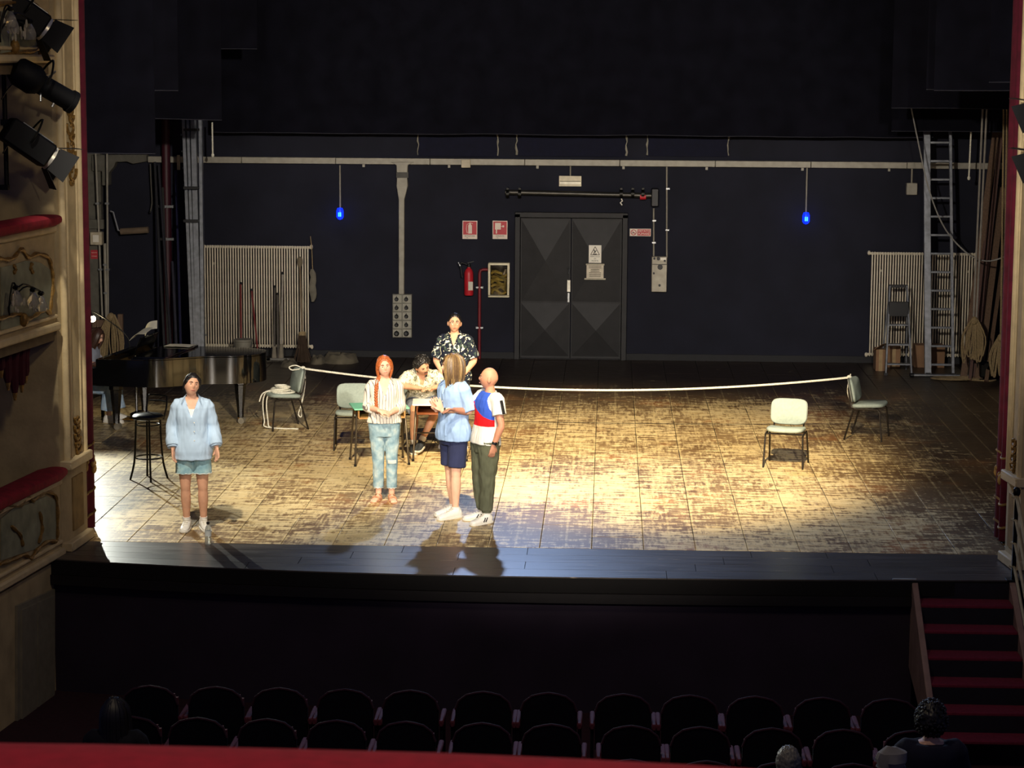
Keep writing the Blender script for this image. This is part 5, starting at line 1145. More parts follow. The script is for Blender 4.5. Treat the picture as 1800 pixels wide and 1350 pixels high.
    def foot(s, mb, side):
        a, t = s.p['an'+side], s.p['to'+side].normalized(); up = V((0, 0, 1)); sd = t.cross(up)
        b = V((a.x, a.y, a.z-.085)); mb.loft([(b-t*.055+up*.035, sd, up, .025, .033), (b-t*.02+up*.038, sd, up, .034, .038), (b+t*.06+up*.034, sd, up, .038, .034), (b+t*.13+up*.024, sd, up, .043, .022), (b+t*.175+up*.016, sd, up, .034, .015)], 14)
        for i in range(5): o = -.034+.017*i; mb.ell(b+t*(.178-.006*abs(i-1.5 if side == 'R' else i-2.5))+sd*o+up*.013, (.010, .012, .010), 8, 6)
    def bodymesh(s, vox=.0065):
        p = s.p; mb = MB(); mb.loft([s.ring(z) for z in (.82, .86, .90, .97, 1.02, 1.07, 1.12, 1.18, 1.24, 1.30, 1.35, 1.38, 1.41, 1.43, 1.45, 1.465, 1.48)], 22)
        m3 = s.tm.to_3x3(); u, v = m3 @ V((1, 0, 0)), m3 @ V((0, 1, 0)); hb = s.hm @ V((0, .012, -.05))
        nb = s.tm @ V((0, .012, 1.44)); nt = hb; mb.loft([(nb, u, v, .070, .066), (nb.lerp(nt, .4), u, v, .055, .057), (nb.lerp(nt, .75), u, v, .052, .055), (nt, u, v, .05, .055)], 16)
        s.head(mb); ar, lr = p['armr'], p['legr']
        for q in 'LR':
            sh, el, wr = p['sh'+q], p['el'+q], p['wr'+q]; ce = s.tm @ V((0, .01, 1.38))
            s.limb(mb, [sh.lerp(ce, .35), sh, sh.lerp(el, .35), sh.lerp(el, .75), el, el.lerp(wr, .25), el.lerp(wr, .7), wr], [.055, .056*ar, .051*ar, .043*ar, .038*ar, .042*ar, .032*ar, .026])
            s.hand(mb, q)
            hp, kn, an = p['hip'+q], p['kn'+q], p['an'+q]
            s.limb(mb, [hp+V((0, 0, .02)), hp.lerp(kn, .2), hp.lerp(kn, .6), hp.lerp(kn, .9), kn, kn.lerp(an, .12), kn.lerp(an, .35), kn.lerp(an, .75), an], [.092, .090*lr, .074*lr, .060*lr, .056*lr, .052*lr, .057*lr, .040*lr, .036])
            s.foot(mb, q)
        return bake(mb, 'body', vox, 3)
def build_person(label, B, loc, rz, skm, eyecol='2a1a10', vox=.0065, group=None, face=True, lipc='9c4a40', browc='2a1d14'):
    t = thing('person', label, 'person', loc, rz, group); t.scale = (B.k,)*3
    me = B.bodymesh(vox); me.materials.append(skm); b = link('body', me, t)
    if face:
        EW = mat('eye_white', 'd8d0c4', .3, var=.02); hm = B.hm
        for q in (-1, 1):
            e = MB().ell(hm @ V((q*.029, -.0715, .008)), (.0125, .010, .0058), 10, 8, hm.to_3x3()).build('eye', EW, b)
            MB().ell(hm @ V((q*.029, -.0808, .008)), (.0060, .003, .0054), 8, 6, hm.to_3x3()).build('iris', mat('iris_'+eyecol, eyecol, .2), b)
            MB().tube([hm @ V((q*.012, -.0915, .026)), hm @ V((q*.028, -.090, .031)), hm @ V((q*.046, -.078, .026))], [.0035, .004, .002], 6).build('eyebrow', mat('brow_'+browc, browc, .9), b)
        MB().tube([hm @ V((-.022, -.084, -.056)), hm @ V((-.008, -.0915, -.054)), hm @ V((0, -.0922, -.055)), hm @ V((.008, -.0915, -.054)), hm @ V((.022, -.084, -.056))], [.002, .0042, .004, .0042, .002], 6).build('lips', mat('lips_'+lipc, lipc, .5), b)
    return t, b
def wrinkle(me, amp, sc, seed, dirz=1.0):
    me.update(); ns = [v.normal.copy() for v in me.vertices]
    for v, n in zip(me.vertices, ns):
        c = v.co; a = noise.noise(V((c.x*sc, c.y*sc, c.z*sc*dirz+seed)))+.5*noise.noise(V((c.x*sc*2.3+7, c.y*sc*2.3, c.z*sc*1.6*dirz+seed)))
        v.co = c+n*(amp*(a*.9+.35))
def garment(name, mb, m, parent, vox=.0065, amp=.007, sc=9, seed=1, smooth=4, post=None, dirz=.55):
    me = bake(mb, name, vox, smooth); wrinkle(me, amp, sc, seed, dirz)
    if post:
        for v in me.vertices: v.co = post(v.co.copy())
    me.materials.append(m); me.polygons.foreach_set('use_smooth', [True]*len(me.polygons)); return link(name, me, parent)
def along(pts, t):
    """cut polyline (2 segments) at fraction t of its length"""
    L = [(b_-a).length for a, b_ in zip(pts[:-1], pts[1:])]; tot = sum(L)*t; out = [pts[0]]
    for a, b_, l in zip(pts[:-1], pts[1:], L):
        if tot <= l: out.append(a.lerp(b_, tot/l)); return out
        out.append(b_); tot -= l
    return out
def shirt(B, inf=.022, hem=.86, flare=.02, sleeve=.35, sinf=.02, top=1.465, send=.012, dyhem=0.0):
    mb = MB(); zs = [hem+(top-hem)*i/14 for i in range(15)]; rs = []
    for z in zs:
        u = max(0, (1.15-z)/(1.15-hem)) if hem < 1.15 else 0
        c, a, b_, rx, ry = B.ring(z, inf+flare*u, dyhem*u); lo = B.ring(1.0)
        if z < 1.15: rx = max(rx, lo[3]*.97+inf+flare*u); ry = max(ry, lo[4]*.92+inf+flare*u)
        rs.append((c, a, b_, rx, ry))
    mb.loft(rs, 28, 2.2); p = B.p; ar = p['armr']
    for q in 'LR':
        sh, el, wr = p['sh'+q], p['el'+q], p['wr'+q]; ce = B.tm @ V((0, .01, 1.37)); pts = along([sh, el, wr], sleeve); n = len(pts)
        fine = []; 
        for i in range(9): fine.append(along([sh, el, wr], sleeve*max(.001, i/8))[-1])
        rad = [.056*ar+sinf*.8]+[(.056*ar*(1-.42*(i/8)*min(1, sleeve*1.2)))+sinf+send*(i/8)**2 for i in range(9)]
        B.limb(mb, [sh.lerp(ce, .4)]+fine, [.062*ar+sinf*.7]+rad[1:], 16, 20)
    return mb
def pants(B, inf=.018, top=1.0, leg=.45, linf=.02, send=.0, taper=1.0):
    mb = MB(); mb.loft([B.ring(z, inf) for z in (.79, .83, .88, .92, .96, top)], 26); p = B.p; lr = p['legr']
    for q in 'LR':
        hp, kn, an = p['hip'+q], p['kn'+q], p['an'+q]; f = [along([hp, kn, an], leg*max(.001, i/10))[-1] for i in range(11)]
        rad = []
        for i in range(11):
            u = leg*i/10; base = .092-.075*u if u < .5 else .0545-.02*(u-.5)
            rad.append(base*lr*taper+linf+send*(i/10)**2)
        B.limb(mb, [hp+V((0, 0, .03))]+f, [.095+linf]+rad, 18, 22)
    return mb
def vneck(B, z0, k, depth=.05):
    inv = B.tm.inverted()
    def post(c):
        q = inv @ c
        if q.y < .02 and q.z > z0 and abs(q.x) < (q.z-z0)*k+.004: q.y += depth
        return B.tm @ q
    return post
def collar(B, m, parent, z0=1.36, k=.5, w=.05):
    for s_ in (-1, 1):
        q = [(s_*.055, .055, 1.512), (s_*.072, -.01, 1.495), (s_*((1.45-z0)*k+.02), -.085, 1.452), (s_*((1.40-z0)*k+.07), -.115, 1.41), (s_*.10, -.075, 1.452), (s_*.095, .02, 1.475)]
        a = [B.tm @ V(p) for p in q]; c = sum(a, V())/6; mb = MB(); off = B.tm.to_3x3() @ V((0, -.012, .004)); vs = a+[p+off for p in a]
        mb.add(vs, [(0, 1, 2, 3, 4, 5), (11, 10, 9, 8, 7, 6)]+[(i, (i+1) % 6, (i+1) % 6+6, i+6) for i in range(6)]); mb.build('collar', m, parent, .003, sharp=60)
def buttons(B, m, parent, zs, y=-.135, x=.0):
    for z in zs:
        rx, ry, yo = torso_at(z); MB().ell(B.tm @ V((x, yo-ry*B.p['girth']+y+.135-.03, z)), (.007, .005, .007), 8, 5).build('button', m, parent)
def belt_ring(B, name, m, parent, z, inf, h=.03):
    MB().loft([B.ring(z-h/2, inf), B.ring(z+h/2, inf)], 30, 2.2).build(name, m, parent, .003)
def shoes(B, t, m, solem, kind='sneaker', lacem=None):
    for q in 'LR':
        a, d = B.p['an'+q], B.p['to'+q].normalized(); up = V((0, 0, 1)); sd = d.cross(up); b = V((a.x, a.y, a.z-.085))
        if kind == 'sneaker':
            mb = MB(); mb.loft([(b-d*.075+up*.045, sd, up, .028, .038), (b-d*.05+up*.06, sd, up, .043, .058), (b+d*.02+up*.058, sd, up, .046, .054), (b+d*.08+up*.046, sd, up, .049, .042), (b+d*.15+up*.035, sd, up, .052, .031), (b+d*.20+up*.03, sd, up, .045, .026), (b+d*.222+up*.026, sd, up, .025, .018)], 18)
            mb.tube([b-d*.01+up*.07, b-d*.012+up*.112], [.047, .046], 14); sh = link('shoe', bake(mb, 'shoe', .006, 3), t); sh.data.materials.append(m)
            mb = MB(); out = [(-.082, .022), (-.07, .04), (0, .05), (.09, .054), (.16, .056), (.21, .045), (.232, .02)]; poly = [b+d*x+sd*y for x, y in out]+[b+d*x-sd*y for x, y in reversed(out)]; k = len(poly)
            mb.add([p for p in poly]+[p+up*.027 for p in poly], [tuple(reversed(range(k))), tuple(range(k, 2*k))]+[(i, (i+1) % k, (i+1) % k+k, i+k) for i in range(k)]); mb.build('sole', solem, sh, .004)
            lm = lacem or WHITE
            for i in range(4): c = b+d*(.045+.026*i)+up*(.108-.012*i); MB().bar(c-sd*.026, c+sd*.026, .009, .006).build('lace', lm, sh)
        else:
            mb = MB(); out = [(-.06, .022), (-.05, .032), (0, .034), (.09, .042), (.15, .044), (.185, .035), (.2, .015)]; poly = [b+d*x+sd*y for x, y in out]+[b+d*x-sd*y for x, y in reversed(out)]; k = len(poly)
            mb.add([p-up*.002 for p in poly]+[p+up*.012 for p in poly], [tuple(reversed(range(k))), tuple(range(k, 2*k))]+[(i, (i+1) % k, (i+1) % k+k, i+k) for i in range(k)]); sh = mb.build('sandal', m, t, .003)
            MB().tube(resample([b+d*.09+sd*.043+up*.012, b+d*.10+sd*.03+up*.058, b+d*.105+up*.066, b+d*.10-sd*.03+up*.058, b+d*.09-sd*.043+up*.012], 12), .010, 6).build('strap', m, sh); MB().tube(resample([b-d*.02+sd*.034+up*.012, b+d*.01+sd*.036+up*.07, b+d*.03+up*.085, b+d*.01-sd*.036+up*.07, b-d*.02-sd*.034+up*.012], 12), .007, 6).build('strap', m, sh)
def hair_cap(B, m, parent, thick=.012, front=.42, side=-.05, back=-.55, bump=.004, bs=18, seed=0, name='hair', ycut=.15, lift=0.0):
    n, k = 60, 40; vs = []; keep = {}; hm = B.hm; fs = []
    def ok(x, y, z):
        if y < ycut: return z > max(side, front-(front-side)*min(1, abs(x)/.93)**2.6) if y < -.25 else z > side
        return z > back+.5*max(0, .5-y)
    for i in range(k+1):
        t = pi*i/k
        for j in range(n):
            a = 2*pi*j/n; x, y, z = sin(t)*cos(a), sin(t)*sin(a), cos(t); p = B.head_pt(x, y, z); d = V((x*.9, y, z)).normalized()
            h = (thick+lift*max(0, z)+bump*noise.noise(V((x*bs*.2, y*bs*.2, z*bs*.2+seed)))*2)
            vs.append(hm @ (p+d*(h if ok(x, y, z) else -.012)))
    mb = MB().add(vs, [(i*n+j, (i+1)*n+j, (i+1)*n+(j+1) % n, i*n+(j+1) % n) for i in range(k) for j in range(n)]); return mb.build(name, m, parent, sharp=180)
def lock(mb, hm, pts, r, n=6, m=10):
    q = resample([tuple(hm @ V(p)) for p in pts], m); mb.tube(q, [r*(.55+.9*sin(pi*min(.94, .12+i/(m-1)*.85))) for i in range(m)], n)
def hair_mat(name, col): return mat(name, col, .45, 0, var=.45, scale=30, spec=.5, stretch=(6, 6, 1))

def pattern_mat(name, build):
    m = bpy.data.materials.new(name); m.use_nodes = True; nt = m.node_tree; b = nt.nodes['Principled BSDF']; b.inputs['Roughness'].default_value = .9; b.inputs['Specular IOR Level'].default_value = .2
    tc = nt.nodes.new('ShaderNodeTexCoord'); build(nt, tc.outputs['Object'], b); return m
def nramp(nt, src, stops, interp='LINEAR'):
    r = nt.nodes.new('ShaderNodeValToRGB'); r.color_ramp.interpolation = interp; e = r.color_ramp.elements
    while len(e) < len(stops): e.new(.5)
    for q, (p, c) in zip(e, stops): q.position = p; q.color = (*lin(c), 1)
    nt.links.new(src, r.inputs[0]); return r.outputs[0]
def nmath(nt, op, a, b_=None):
    x = nt.nodes.new('ShaderNodeMath'); x.operation = op
    for i, q in ((0, a), (1, b_)):
        if q is None: continue
        if hasattr(q, 'is_linked'): nt.links.new(q, x.inputs[i])
        else: x.inputs[i].default_value = q
    return x.outputs[0]
def sep(nt, v): s = nt.nodes.new('ShaderNodeSeparateXYZ'); nt.links.new(v, s.inputs[0]); return s.outputs
def nmix(nt, f, a, b_):
    x = nt.nodes.new('ShaderNodeMix'); x.data_type = 'RGBA'; nt.links.new(f, x.inputs[0])
    for i, q in ((6, a), (7, b_)):
        if hasattr(q, 'is_linked'): nt.links.new(q, x.inputs[i])
        else: x.inputs[i].default_value = (*lin(q), 1)
    return x.outputs[2]
def stripes(nt, v, b):
    o = sep(nt, v); s = nmath(nt, 'SINE', nmath(nt, 'MULTIPLY', nmath(nt, 'ADD', o[0], nmath(nt, 'MULTIPLY', o[1], .55)), 175)); nt.links.new(nramp(nt, s, [(.80, 'dcd5c6'), (.93, '6f6a68')]), b.inputs['Base Color'])
def flowers(nt, v, b):
    n = nt.nodes.new('ShaderNodeTexNoise'); n.inputs['Scale'].default_value = 12; n.inputs['Detail'].default_value = 1.5; n.inputs['Distortion'].default_value = 2.2; nt.links.new(v, n.inputs['Vector'])
    n2 = nt.nodes.new('ShaderNodeTexNoise'); n2.inputs['Scale'].default_value = 20; nt.links.new(v, n2.inputs['Vector'])
    leaf = nramp(nt, n2.outputs['Fac'], [(.55, '1a2030'), (.62, '3c4a44')]); f = nramp(nt, n.outputs['Fac'], [(.60, '000000'), (.62, 'ffffff')]); nt.links.new(nmix(nt, f, leaf, 'd9d8c4'), b.inputs['Base Color'])
def botanic(nt, v, b):
    n = nt.nodes.new('ShaderNodeTexNoise'); n.inputs['Scale'].default_value = 26; n.inputs['Detail'].default_value = 3; n.inputs['Distortion'].default_value = 1.4; nt.links.new(v, n.inputs['Vector'])
    nt.links.new(nramp(nt, n.outputs['Fac'], [(.50, 'ded7c2'), (.58, 'a3a083'), (.68, '6c6d58')]), b.inputs['Base Color'])
def denim(c1, c2, c3):
    def f(nt, v, b):
        n = nt.nodes.new('ShaderNodeTexNoise'); n.inputs['Scale'].default_value = 9; n.inputs['Detail'].default_value = 6; nt.links.new(v, n.inputs['Vector'])
        nt.links.new(nramp(nt, n.outputs['Fac'], [(.3, c1), (.52, c2), (.72, c3)]), b.inputs['Base Color'])
    return f
def blocks(nt, v, b):
    o = sep(nt, v); x, y, z = o
    line = nmath(nt, 'ADD', z, nmath(nt, 'MULTIPLY', y, -.0)); blue = nmath(nt, 'GREATER_THAN', nmath(nt, 'ADD', z, nmath(nt, 'MULTIPLY', x, .55)), 1.27); red = nmath(nt, 'GREATER_THAN', z, 1.10)
    front = nmath(nt, 'LESS_THAN', y, .02); inner = nmath(nt, 'LESS_THAN', nmath(nt, 'ADD', nmath(nt, 'ABSOLUTE', x), nmath(nt, 'MAXIMUM', nmath(nt, 'MULTIPLY', nmath(nt, 'SUBTRACT', z, 1.24), .35), 0)), .188)
    c = nmix(nt, red, 'cfcfca', 'c8141c'); c = nmix(nt, blue, c, '2f4fb0'); c = nmix(nt, nmath(nt, 'MULTIPLY', front, inner), 'cfcfca', c); nt.links.new(c, b.inputs['Base Color'])
SK_A = skin('skin_light_olive', 'd6a283'); SK_B = skin('skin_fair', 'e0b094'); SK_C = skin('skin_tan', 'cf9a78')
WSH = mat('white_leather', 'e6e4dc', .5, 0, var=.05); WSO = mat('white_rubber', 'dcd8cc', .6, 0, var=.05)
SOCK = mat('white_sock', 'dfdcd4', .9)
def socks(B, t, h=.06, m=SOCK):
    for q in 'LR':
        an, kn = B.p['an'+q], B.p['kn'+q]; d = (kn-an).normalized(); MB().tube([an, an+d*h], [.042, .043], 14).build('sock', m, t)
R_ = radians
# ---- 1: woman in pale blue shirt
BLUE = mat('pale_blue_cotton', 'b4cbe0', .85, 0, var=.07, scale=5)
B = Body(1.69, shL=(.158, .005, 1.385), shR=(-.158, .005, 1.385), elL=(.22, .03, 1.14), wrL=(.265, -.08, .93), hdL=(.12, -.4, -1), pnL=(-.8, -.6, .1), elR=(-.22, .03, 1.13), wrR=(-.21, -.10, .92), hdR=(.10, -.25, -1), pnR=(1, -.3, 0), anL=(.105, .03, .085), anR=(-.08, .03, .085), knL=(.105, -.02, .49), knR=(-.085, -.02, .49), yaw=R_(18), tilt=R_(10), pitch=R_(-8), curl=.25, spread=.4, girth=.92, toL=(.3, -1, 0), toR=(-.1, -1, 0))
g = G(341, 931); t, b = build_person('woman in a loose pale blue shirt, denim shorts and white sneakers standing apart at left', B, g, R_(6), SK_A, lipc='a8504a')
s_ = garment('shirt', shirt(B, .034, .80, .035, .93, .020, send=.020), BLUE, t, amp=.011, sc=15, seed=3, post=vneck(B, 1.28, .36, .07)); collar(B, BLUE, s_, 1.30, .42); buttons(B, WHITE, s_, (1.22, 1.12, 1.02), y=-.16, x=.03)
for q in 'LR':
    c = along([B.p['sh'+q], B.p['el'+q], B.p['wr'+q]], .93)[-1]; d = (B.p['wr'+q]-B.p['el'+q]).normalized(); MB().tube([c-d*.04, c+d*.02], [.062, .06], 16).build('cuff', BLUE, s_, .004)
garment('undershirt', MB().loft([B.ring(z, .012) for z in (1.1, 1.2, 1.28, 1.33, 1.36)], 24), mat('white_tank', 'e6e2da', .9), t, amp=.002)
sh = garment('denim_shorts', pants(B, .02, .98, .32, .016, .022), pattern_mat('light_denim_a', denim('6f93a3', '8fb3ba', 'b7cfcb')), t, amp=.006, sc=12)
for q in 'LR':
    c = along([B.p['hip'+q], B.p['kn'+q], B.p['an'+q]], .31)[-1]; MB().tube([c+V((.105*cos(k*pi/9), .105*sin(k*pi/9), -.006*(k % 2))) for k in range(18)], .006, 5, True).build('frayed_hem', mat('frayed_white', 'd5dad4', .9), sh)
socks(B, t); shoes(B, t, WSH, WSO)
H = hair_mat('black_hair', '15110f'); hr = hair_cap(B, H, b, .012, .64, .0, -.62, .003); mb = MB(); mb.ell(B.hm @ V((0, .115, -.03)), (.045, .035, .05), 12, 9); mb.build('hair_bun', H, hr)
mb = MB()
for s2 in (-1, 1): lock(mb, B.hm, [(s2*.03, -.075, .085), (s2*.068, -.045, .06), (s2*.080, -.01, .0), (s2*.078, .02, -.06)], .011)
mb.build('side_lock', H, hr)
# ---- 2: red-haired woman
STRP = pattern_mat('cream_striped_cotton', stripes); JEAN = pattern_mat('washed_jeans', denim('5f8090', '8fa9b2', 'bcc9c4'))
B = Body(1.665, elL=(.198, .0, 1.13), wrL=(.055, -.235, 1.09), hdL=(-1, -.25, .05), pnL=(.1, .5, .8), shL=(.155, .005, 1.39), shR=(-.155, .005, 1.39), elR=(-.200, .0, 1.14), wrR=(-.075, -.255, 1.13), hdR=(1, -.15, -.25), pnR=(.2, .4, -.9), anL=(.085, .0, .085), anR=(-.07, .03, .085), knL=(.085, -.03, .49), knR=(-.075, -.01, .49), yaw=R_(4), tilt=R_(-4), pitch=R_(-4), curl=.5, toL=(.12, -1, 0), toR=(-.45, -1, 0))
g = G(676, 880); t, b = build_person('red-haired woman in a striped blouse and ripped light jeans clasping her hands', B, g, R_(8), SK_B, eyecol='4a3a2a', browc='8a4a26', lipc='b0605a')
s_ = garment('striped_blouse', shirt(B, .018, .955, .022, .66, .011, send=.018), STRP, t, amp=.009, sc=16, seed=9, post=vneck(B, 1.29, .36, .06)); collar(B, STRP, s_, 1.31, .42, .03); buttons(B, WHITE, s_, (1.24, 1.15, 1.06))
for q in 'LR':
    c = along([B.p['sh'+q], B.p['el'+q], B.p['wr'+q]], .66)[-1]; d = (B.p['wr'+q]-B.p['el'+q]).normalized(); MB().tube([c-d*.03, c+d*.02], [.066, .064], 16).build('rolled_cuff', STRP, s_, .004)
j_ = garment('ripped_jeans', pants(B, .016, 1.0, .90, .012, .004, .98), JEAN, t, amp=.007, sc=20, seed=4)
c = B.p['knL']; MB().ell(c+V((.0, -.052, .0)), (.036, .026, .022), 14, 8).build('knee_rip', SK_B, j_); mb = MB()
for k in range(6): mb.tube([c+V((-.05, -.072, .018-.007*k)), c+V((.0, -.084, .014-.007*k)), c+V((.05, -.070, .018-.007*k))], .0025, 4)
mb.build('torn_threads', mat('torn_white_threads', 'e4e6df', .9), j_); belt_ring(B, 'waistband', JEAN, j_, .985, .022, .035); MB().ell(B.tm @ V((0, -.137, .985)), (.008, .004, .008), 8, 5).build('button', BRASS, j_)
for q in 'LR':
    c = along([B.p['hip'+q], B.p['kn'+q], B.p['an'+q]], .90)[-1]; MB().tube([c+V((.057*cos(k*pi/9), .057*sin(k*pi/9), -.008*(k % 2))) for k in range(18)], .006, 5, True).build('frayed_hem', mat('frayed_white', 'd5dad4', .9), j_)
shoes(B, t, mat('tan_leather', 'b98a68', .5), None, 'sandal')
H = hair_mat('copper_red_hair', 'a85a2c'); hr = hair_cap(B, H, b, .017, .62, -.25, -.75, .004, seed=3, lift=.004); mb = MB()
for s2 in (-1, 1):
    for dx in (0, .012, .024): lock(mb, B.hm, [(s2*(.012+dx*.4), -.07, .105), (s2*(.060+dx*.3), -.055+dx, .065), (s2*(.080), -.02+dx, -.01), (s2*(.074-.01*(s2 > 0)), .005+dx, -.09), (s2*.05, .03+dx, -.14)], .014)
mb.build('side_lock', H, hr); mb = MB(); br = resample([(-.06, .02, -.11), (-.085, -.04, -.17), (-.10, -.105, -.24), (-.105, -.125, -.34), (-.10, -.13, -.45), (-.095, -.13, -.52)], 34)
for k, p in enumerate(br): mb.ell(B.tm @ (V((0, -.025, 1.615))+V(p)+V((.006*(1 if k % 2 else -1), 0, 0))), (.022*(1-.35*k/34), .019, .019), 8, 6)
mb.build('braid', H, hr)
# ---- 3: seated man
g = G(741, 781); BOT = pattern_mat('botanic_print_cotton', botanic)
B = Body(1.76, pel=(0, .06, .545), lean=R_(40), hipL=(.09, .03, .545), hipR=(-.09, .03, .545), knL=(.20, -.42, .555), knR=(-.10, -.45, .53), anL=(-.02, -.62, .14), anR=(-.12, -.60, .085), toL=(-.3, -1, -.1), toR=(.05, -1, 0), elL=(.30, -.33, .83), wrL=(.12, -.52, .81), hdL=(-.8, -.4, -.05), pnL=(-.2, -.1, -1), elR=(-.28, -.33, .82), wrR=(-.02, -.50, .805), hdR=(1, -.25, -.05), pnR=(.1, 0, -1), yaw=R_(26), pitch=R_(-14), curl=.3)
t, b = build_person('man with dark curly hair and a patterned shirt seated writing at the white desk', B, g, R_(6), SK_C)
s_ = garment('patterned_shirt', shirt(B, .024, .93, .01, .40, .018, send=.022), BOT, t, amp=.009, sc=15, seed=5, post=vneck(B, 1.34, .34, .06)); collar(B, BOT, s_, 1.36, .4); buttons(B, WHITE, s_, (1.28, 1.18, 1.08))
garment('grey_shorts', pants(B, .02, .99, .46, .03, .012), mat('grey_blue_cotton', '6e7684', .9), t, amp=.007, sc=11)
socks(B, t, .07); shoes(B, t, mat('dark_slate_canvas', '31363c', .8), WSO, 'sneaker', mat('dark_lace', '3c4046', .9))
H = hair_mat('dark_curly_hair', '1d1a18'); hr = hair_cap(B, H, b, .018, .66, .15, -.5, .008, 30, 2, lift=.01); mb = MB(); rr = random.Random(12)
for k in range(150):
    a, z = rr.uniform(0, 2*pi), rr.uniform(-.35, 1); x, y = sqrt(1-z*z)*cos(a), sqrt(1-z*z)*sin(a)
    if (y < -.2 and z < .62) or (y < .2 and z < .2): continue
    p = B.head_pt(x, y, z)+V((x, y, z))*rr.uniform(.016, .032); c = B.hm @ p; r = rr.uniform(.008, .013); mb.tube([c+V((r*cos(q*.9+k), r*sin(q*.9+k), .004*q-.01)) for q in range(7)], .006, 5)
mb.build('curls', H, hr)['kind'] = 'stuff'
MB().tube([B.hm @ V(p) for p in ((-.024, -.084, -.042), (-.01, -.094, -.037), (.01, -.094, -.037), (.024, -.084, -.042))], [.003, .0055, .0055, .003], 6).build('moustache', H, hr); MB().ell(B.hm @ V((0, -.080, -.094)), (.018, .010, .014), 8, 6, B.hm.to_3x3()).build('goatee', H, hr)
# ---- 4: man standing behind in floral shirt
FLW = pattern_mat('navy_floral_cotton', flowers); g = G(799, 785)
B = Body(1.75, shL=(.162, .005, 1.39), shR=(-.162, .005, 1.39), elL=(.25, .03, 1.13), wrL=(.10, -.16, .93), hdL=(-.7, -.3, -.6), pnL=(-.3, .9, 0), elR=(-.25, .03, 1.13), wrR=(-.10, -.16, .93), hdR=(.7, -.3, -.6), pnR=(.3, .9, 0), yaw=R_(10), tilt=R_(3), pitch=R_(-3), girth=1.05, armr=1.08, curl=.5)
t, b = build_person('man in glasses and a navy floral shirt standing behind the group', B, g, R_(-4), SK_A, lipc='a45a50')
s_ = garment('floral_shirt', shirt(B, .026, .87, .02, .40, .016, send=.022), FLW, t, amp=.009, sc=15, seed=6, post=vneck(B, 1.33, .34, .06)); collar(B, FLW, s_, 1.35, .42); buttons(B, WHITE, s_, (1.26, 1.16, 1.06))
garment('dark_trousers', pants(B, .02, 1.0, .93, .022, .006), mat('charcoal_trousers', '2a2c35', .9), t, amp=.006, sc=10); shoes(B, t, WSH, WSO)
H = hair_mat('black_hair', '15110f'); hr = hair_cap(B, H, b, .010, .66, .12, -.45, .003, seed=5); MB().ell(B.hm @ V((.02, .10, .06)), (.035, .03, .035), 10, 8).build('top_knot', H, hr)
hm = B.hm; gl = MB()
for q in (-1, 1): gl.tube([hm @ V((q*.029+.021*cos(k*pi/8), -.0935, .006+.016*sin(k*pi/8))) for k in range(16)], .0018, 5, True); gl.tube([hm @ V((q*.05, -.090, .01)), hm @ V((q*.075, -.04, .012)), hm @ V((q*.078, .01, .01))], .0018, 5)
gl.tube([hm @ V((-.008, -.0945, .008)), hm @ V((.008, -.0945, .008))], .0018, 5); gl.build('glasses', mat('thin_metal_glasses', '8a8478', .3, .7), b)
# ---- 5: long-haired man in light blue linen shirt
LIN = mat('light_blue_linen', '8da9d0', .9, 0, var=.10, scale=12); g = G(797, 908)
B = Body(1.80, shL=(.162, .005, 1.39), shR=(-.162, .005, 1.39), elL=(.215, .07, 1.165), wrL=(.055, -.19, 1.17), hdL=(-.10, -.45, .9), pnL=(-1, 0, 0), elR=(-.215, .04, 1.165), wrR=(-.035, -.20, 1.17), hdR=(.10, -.45, .9), pnR=(1, 0, 0), anL=(.075, -.03, .085), anR=(-.085, .06, .085), knL=(.085, -.03, .49), knR=(-.09, .02, .49), toL=(.0, -1, 0), toR=(-.1, -1, 0), yaw=R_(-30), pitch=R_(-2), curl=.12, spread=.8)
rz5 = R_(-50); t, b = build_person('long-haired man in a light blue linen shirt and navy shorts, palms pressed together', B, g, rz5, SK_B)
s_ = garment('linen_shirt', shirt(B, .030, .84, .03, .42, .020, send=.022), LIN, t, amp=.010, sc=15, seed=8, post=vneck(B, 1.34, .34, .06)); collar(B, LIN, s_, 1.36, .42); buttons(B, WHITE, s_, (1.26, 1.16, 1.06, .96))
p = B.tm @ V((.15, -.10, .98)); MB().loft([(B.tm @ V((.115, -.132, z)), V((.75, .5, 0)).normalized(), V((.5, -.75, 0)).normalized(), .06, .006) for z in (.90, .95, 1.0, 1.04)], 12, 4).build('pocket', LIN, s_)
garment('navy_shorts', pants(B, .02, .98, .42, .018, .022), mat('navy_cotton', '252b4b', .9, 0, var=.15), t, amp=.008, sc=10); socks(B, t, .04); shoes(B, t, WSH, WSO)
c = B.p['wrL']; d = (B.p['wrL']-B.p['elL']).normalized(); MB().tube([c-d*.035, c-d*.015], [.031, .030], 14).build('watch', BLACKP, t)
H = hair_mat('light_brown_hair', '5a4630'); hr = hair_cap(B, H, b, .012, .60, -.2, -.85, .005, seed=7, lift=.006); mb = MB(); rr = random.Random(5)
for k in range(64):
    a = R_(rr.uniform(-36, 216)); x, y = cos(a), sin(a); w = rr.uniform(1.0, 1.22); top = rr.uniform(.02, .11); en = rr.uniform(-.22, -.14); 
    q = 1.0 if y > -.3 else .95
    lock(mb, B.hm, [(x*.03, y*.03+.005, .125), (x*.068*w, y*.088*w, .09), (x*.090*w*q, y*.108*w, .01), (x*.092*w, y*.104*w+.004, -.09), (x*.076*w+rr.uniform(-.01, .01), y*.092*w+.008, en)], rr.uniform(.010, .019), 5, 9)
    if k % 2: mb.build('long_lock', [H, hair_mat('dark_blond_strand', '79623f'), hair_mat('brown_strand', '3c2c1c')][k//2 % 3], hr); mb = MB()
mb.build('long_lock', H, hr)
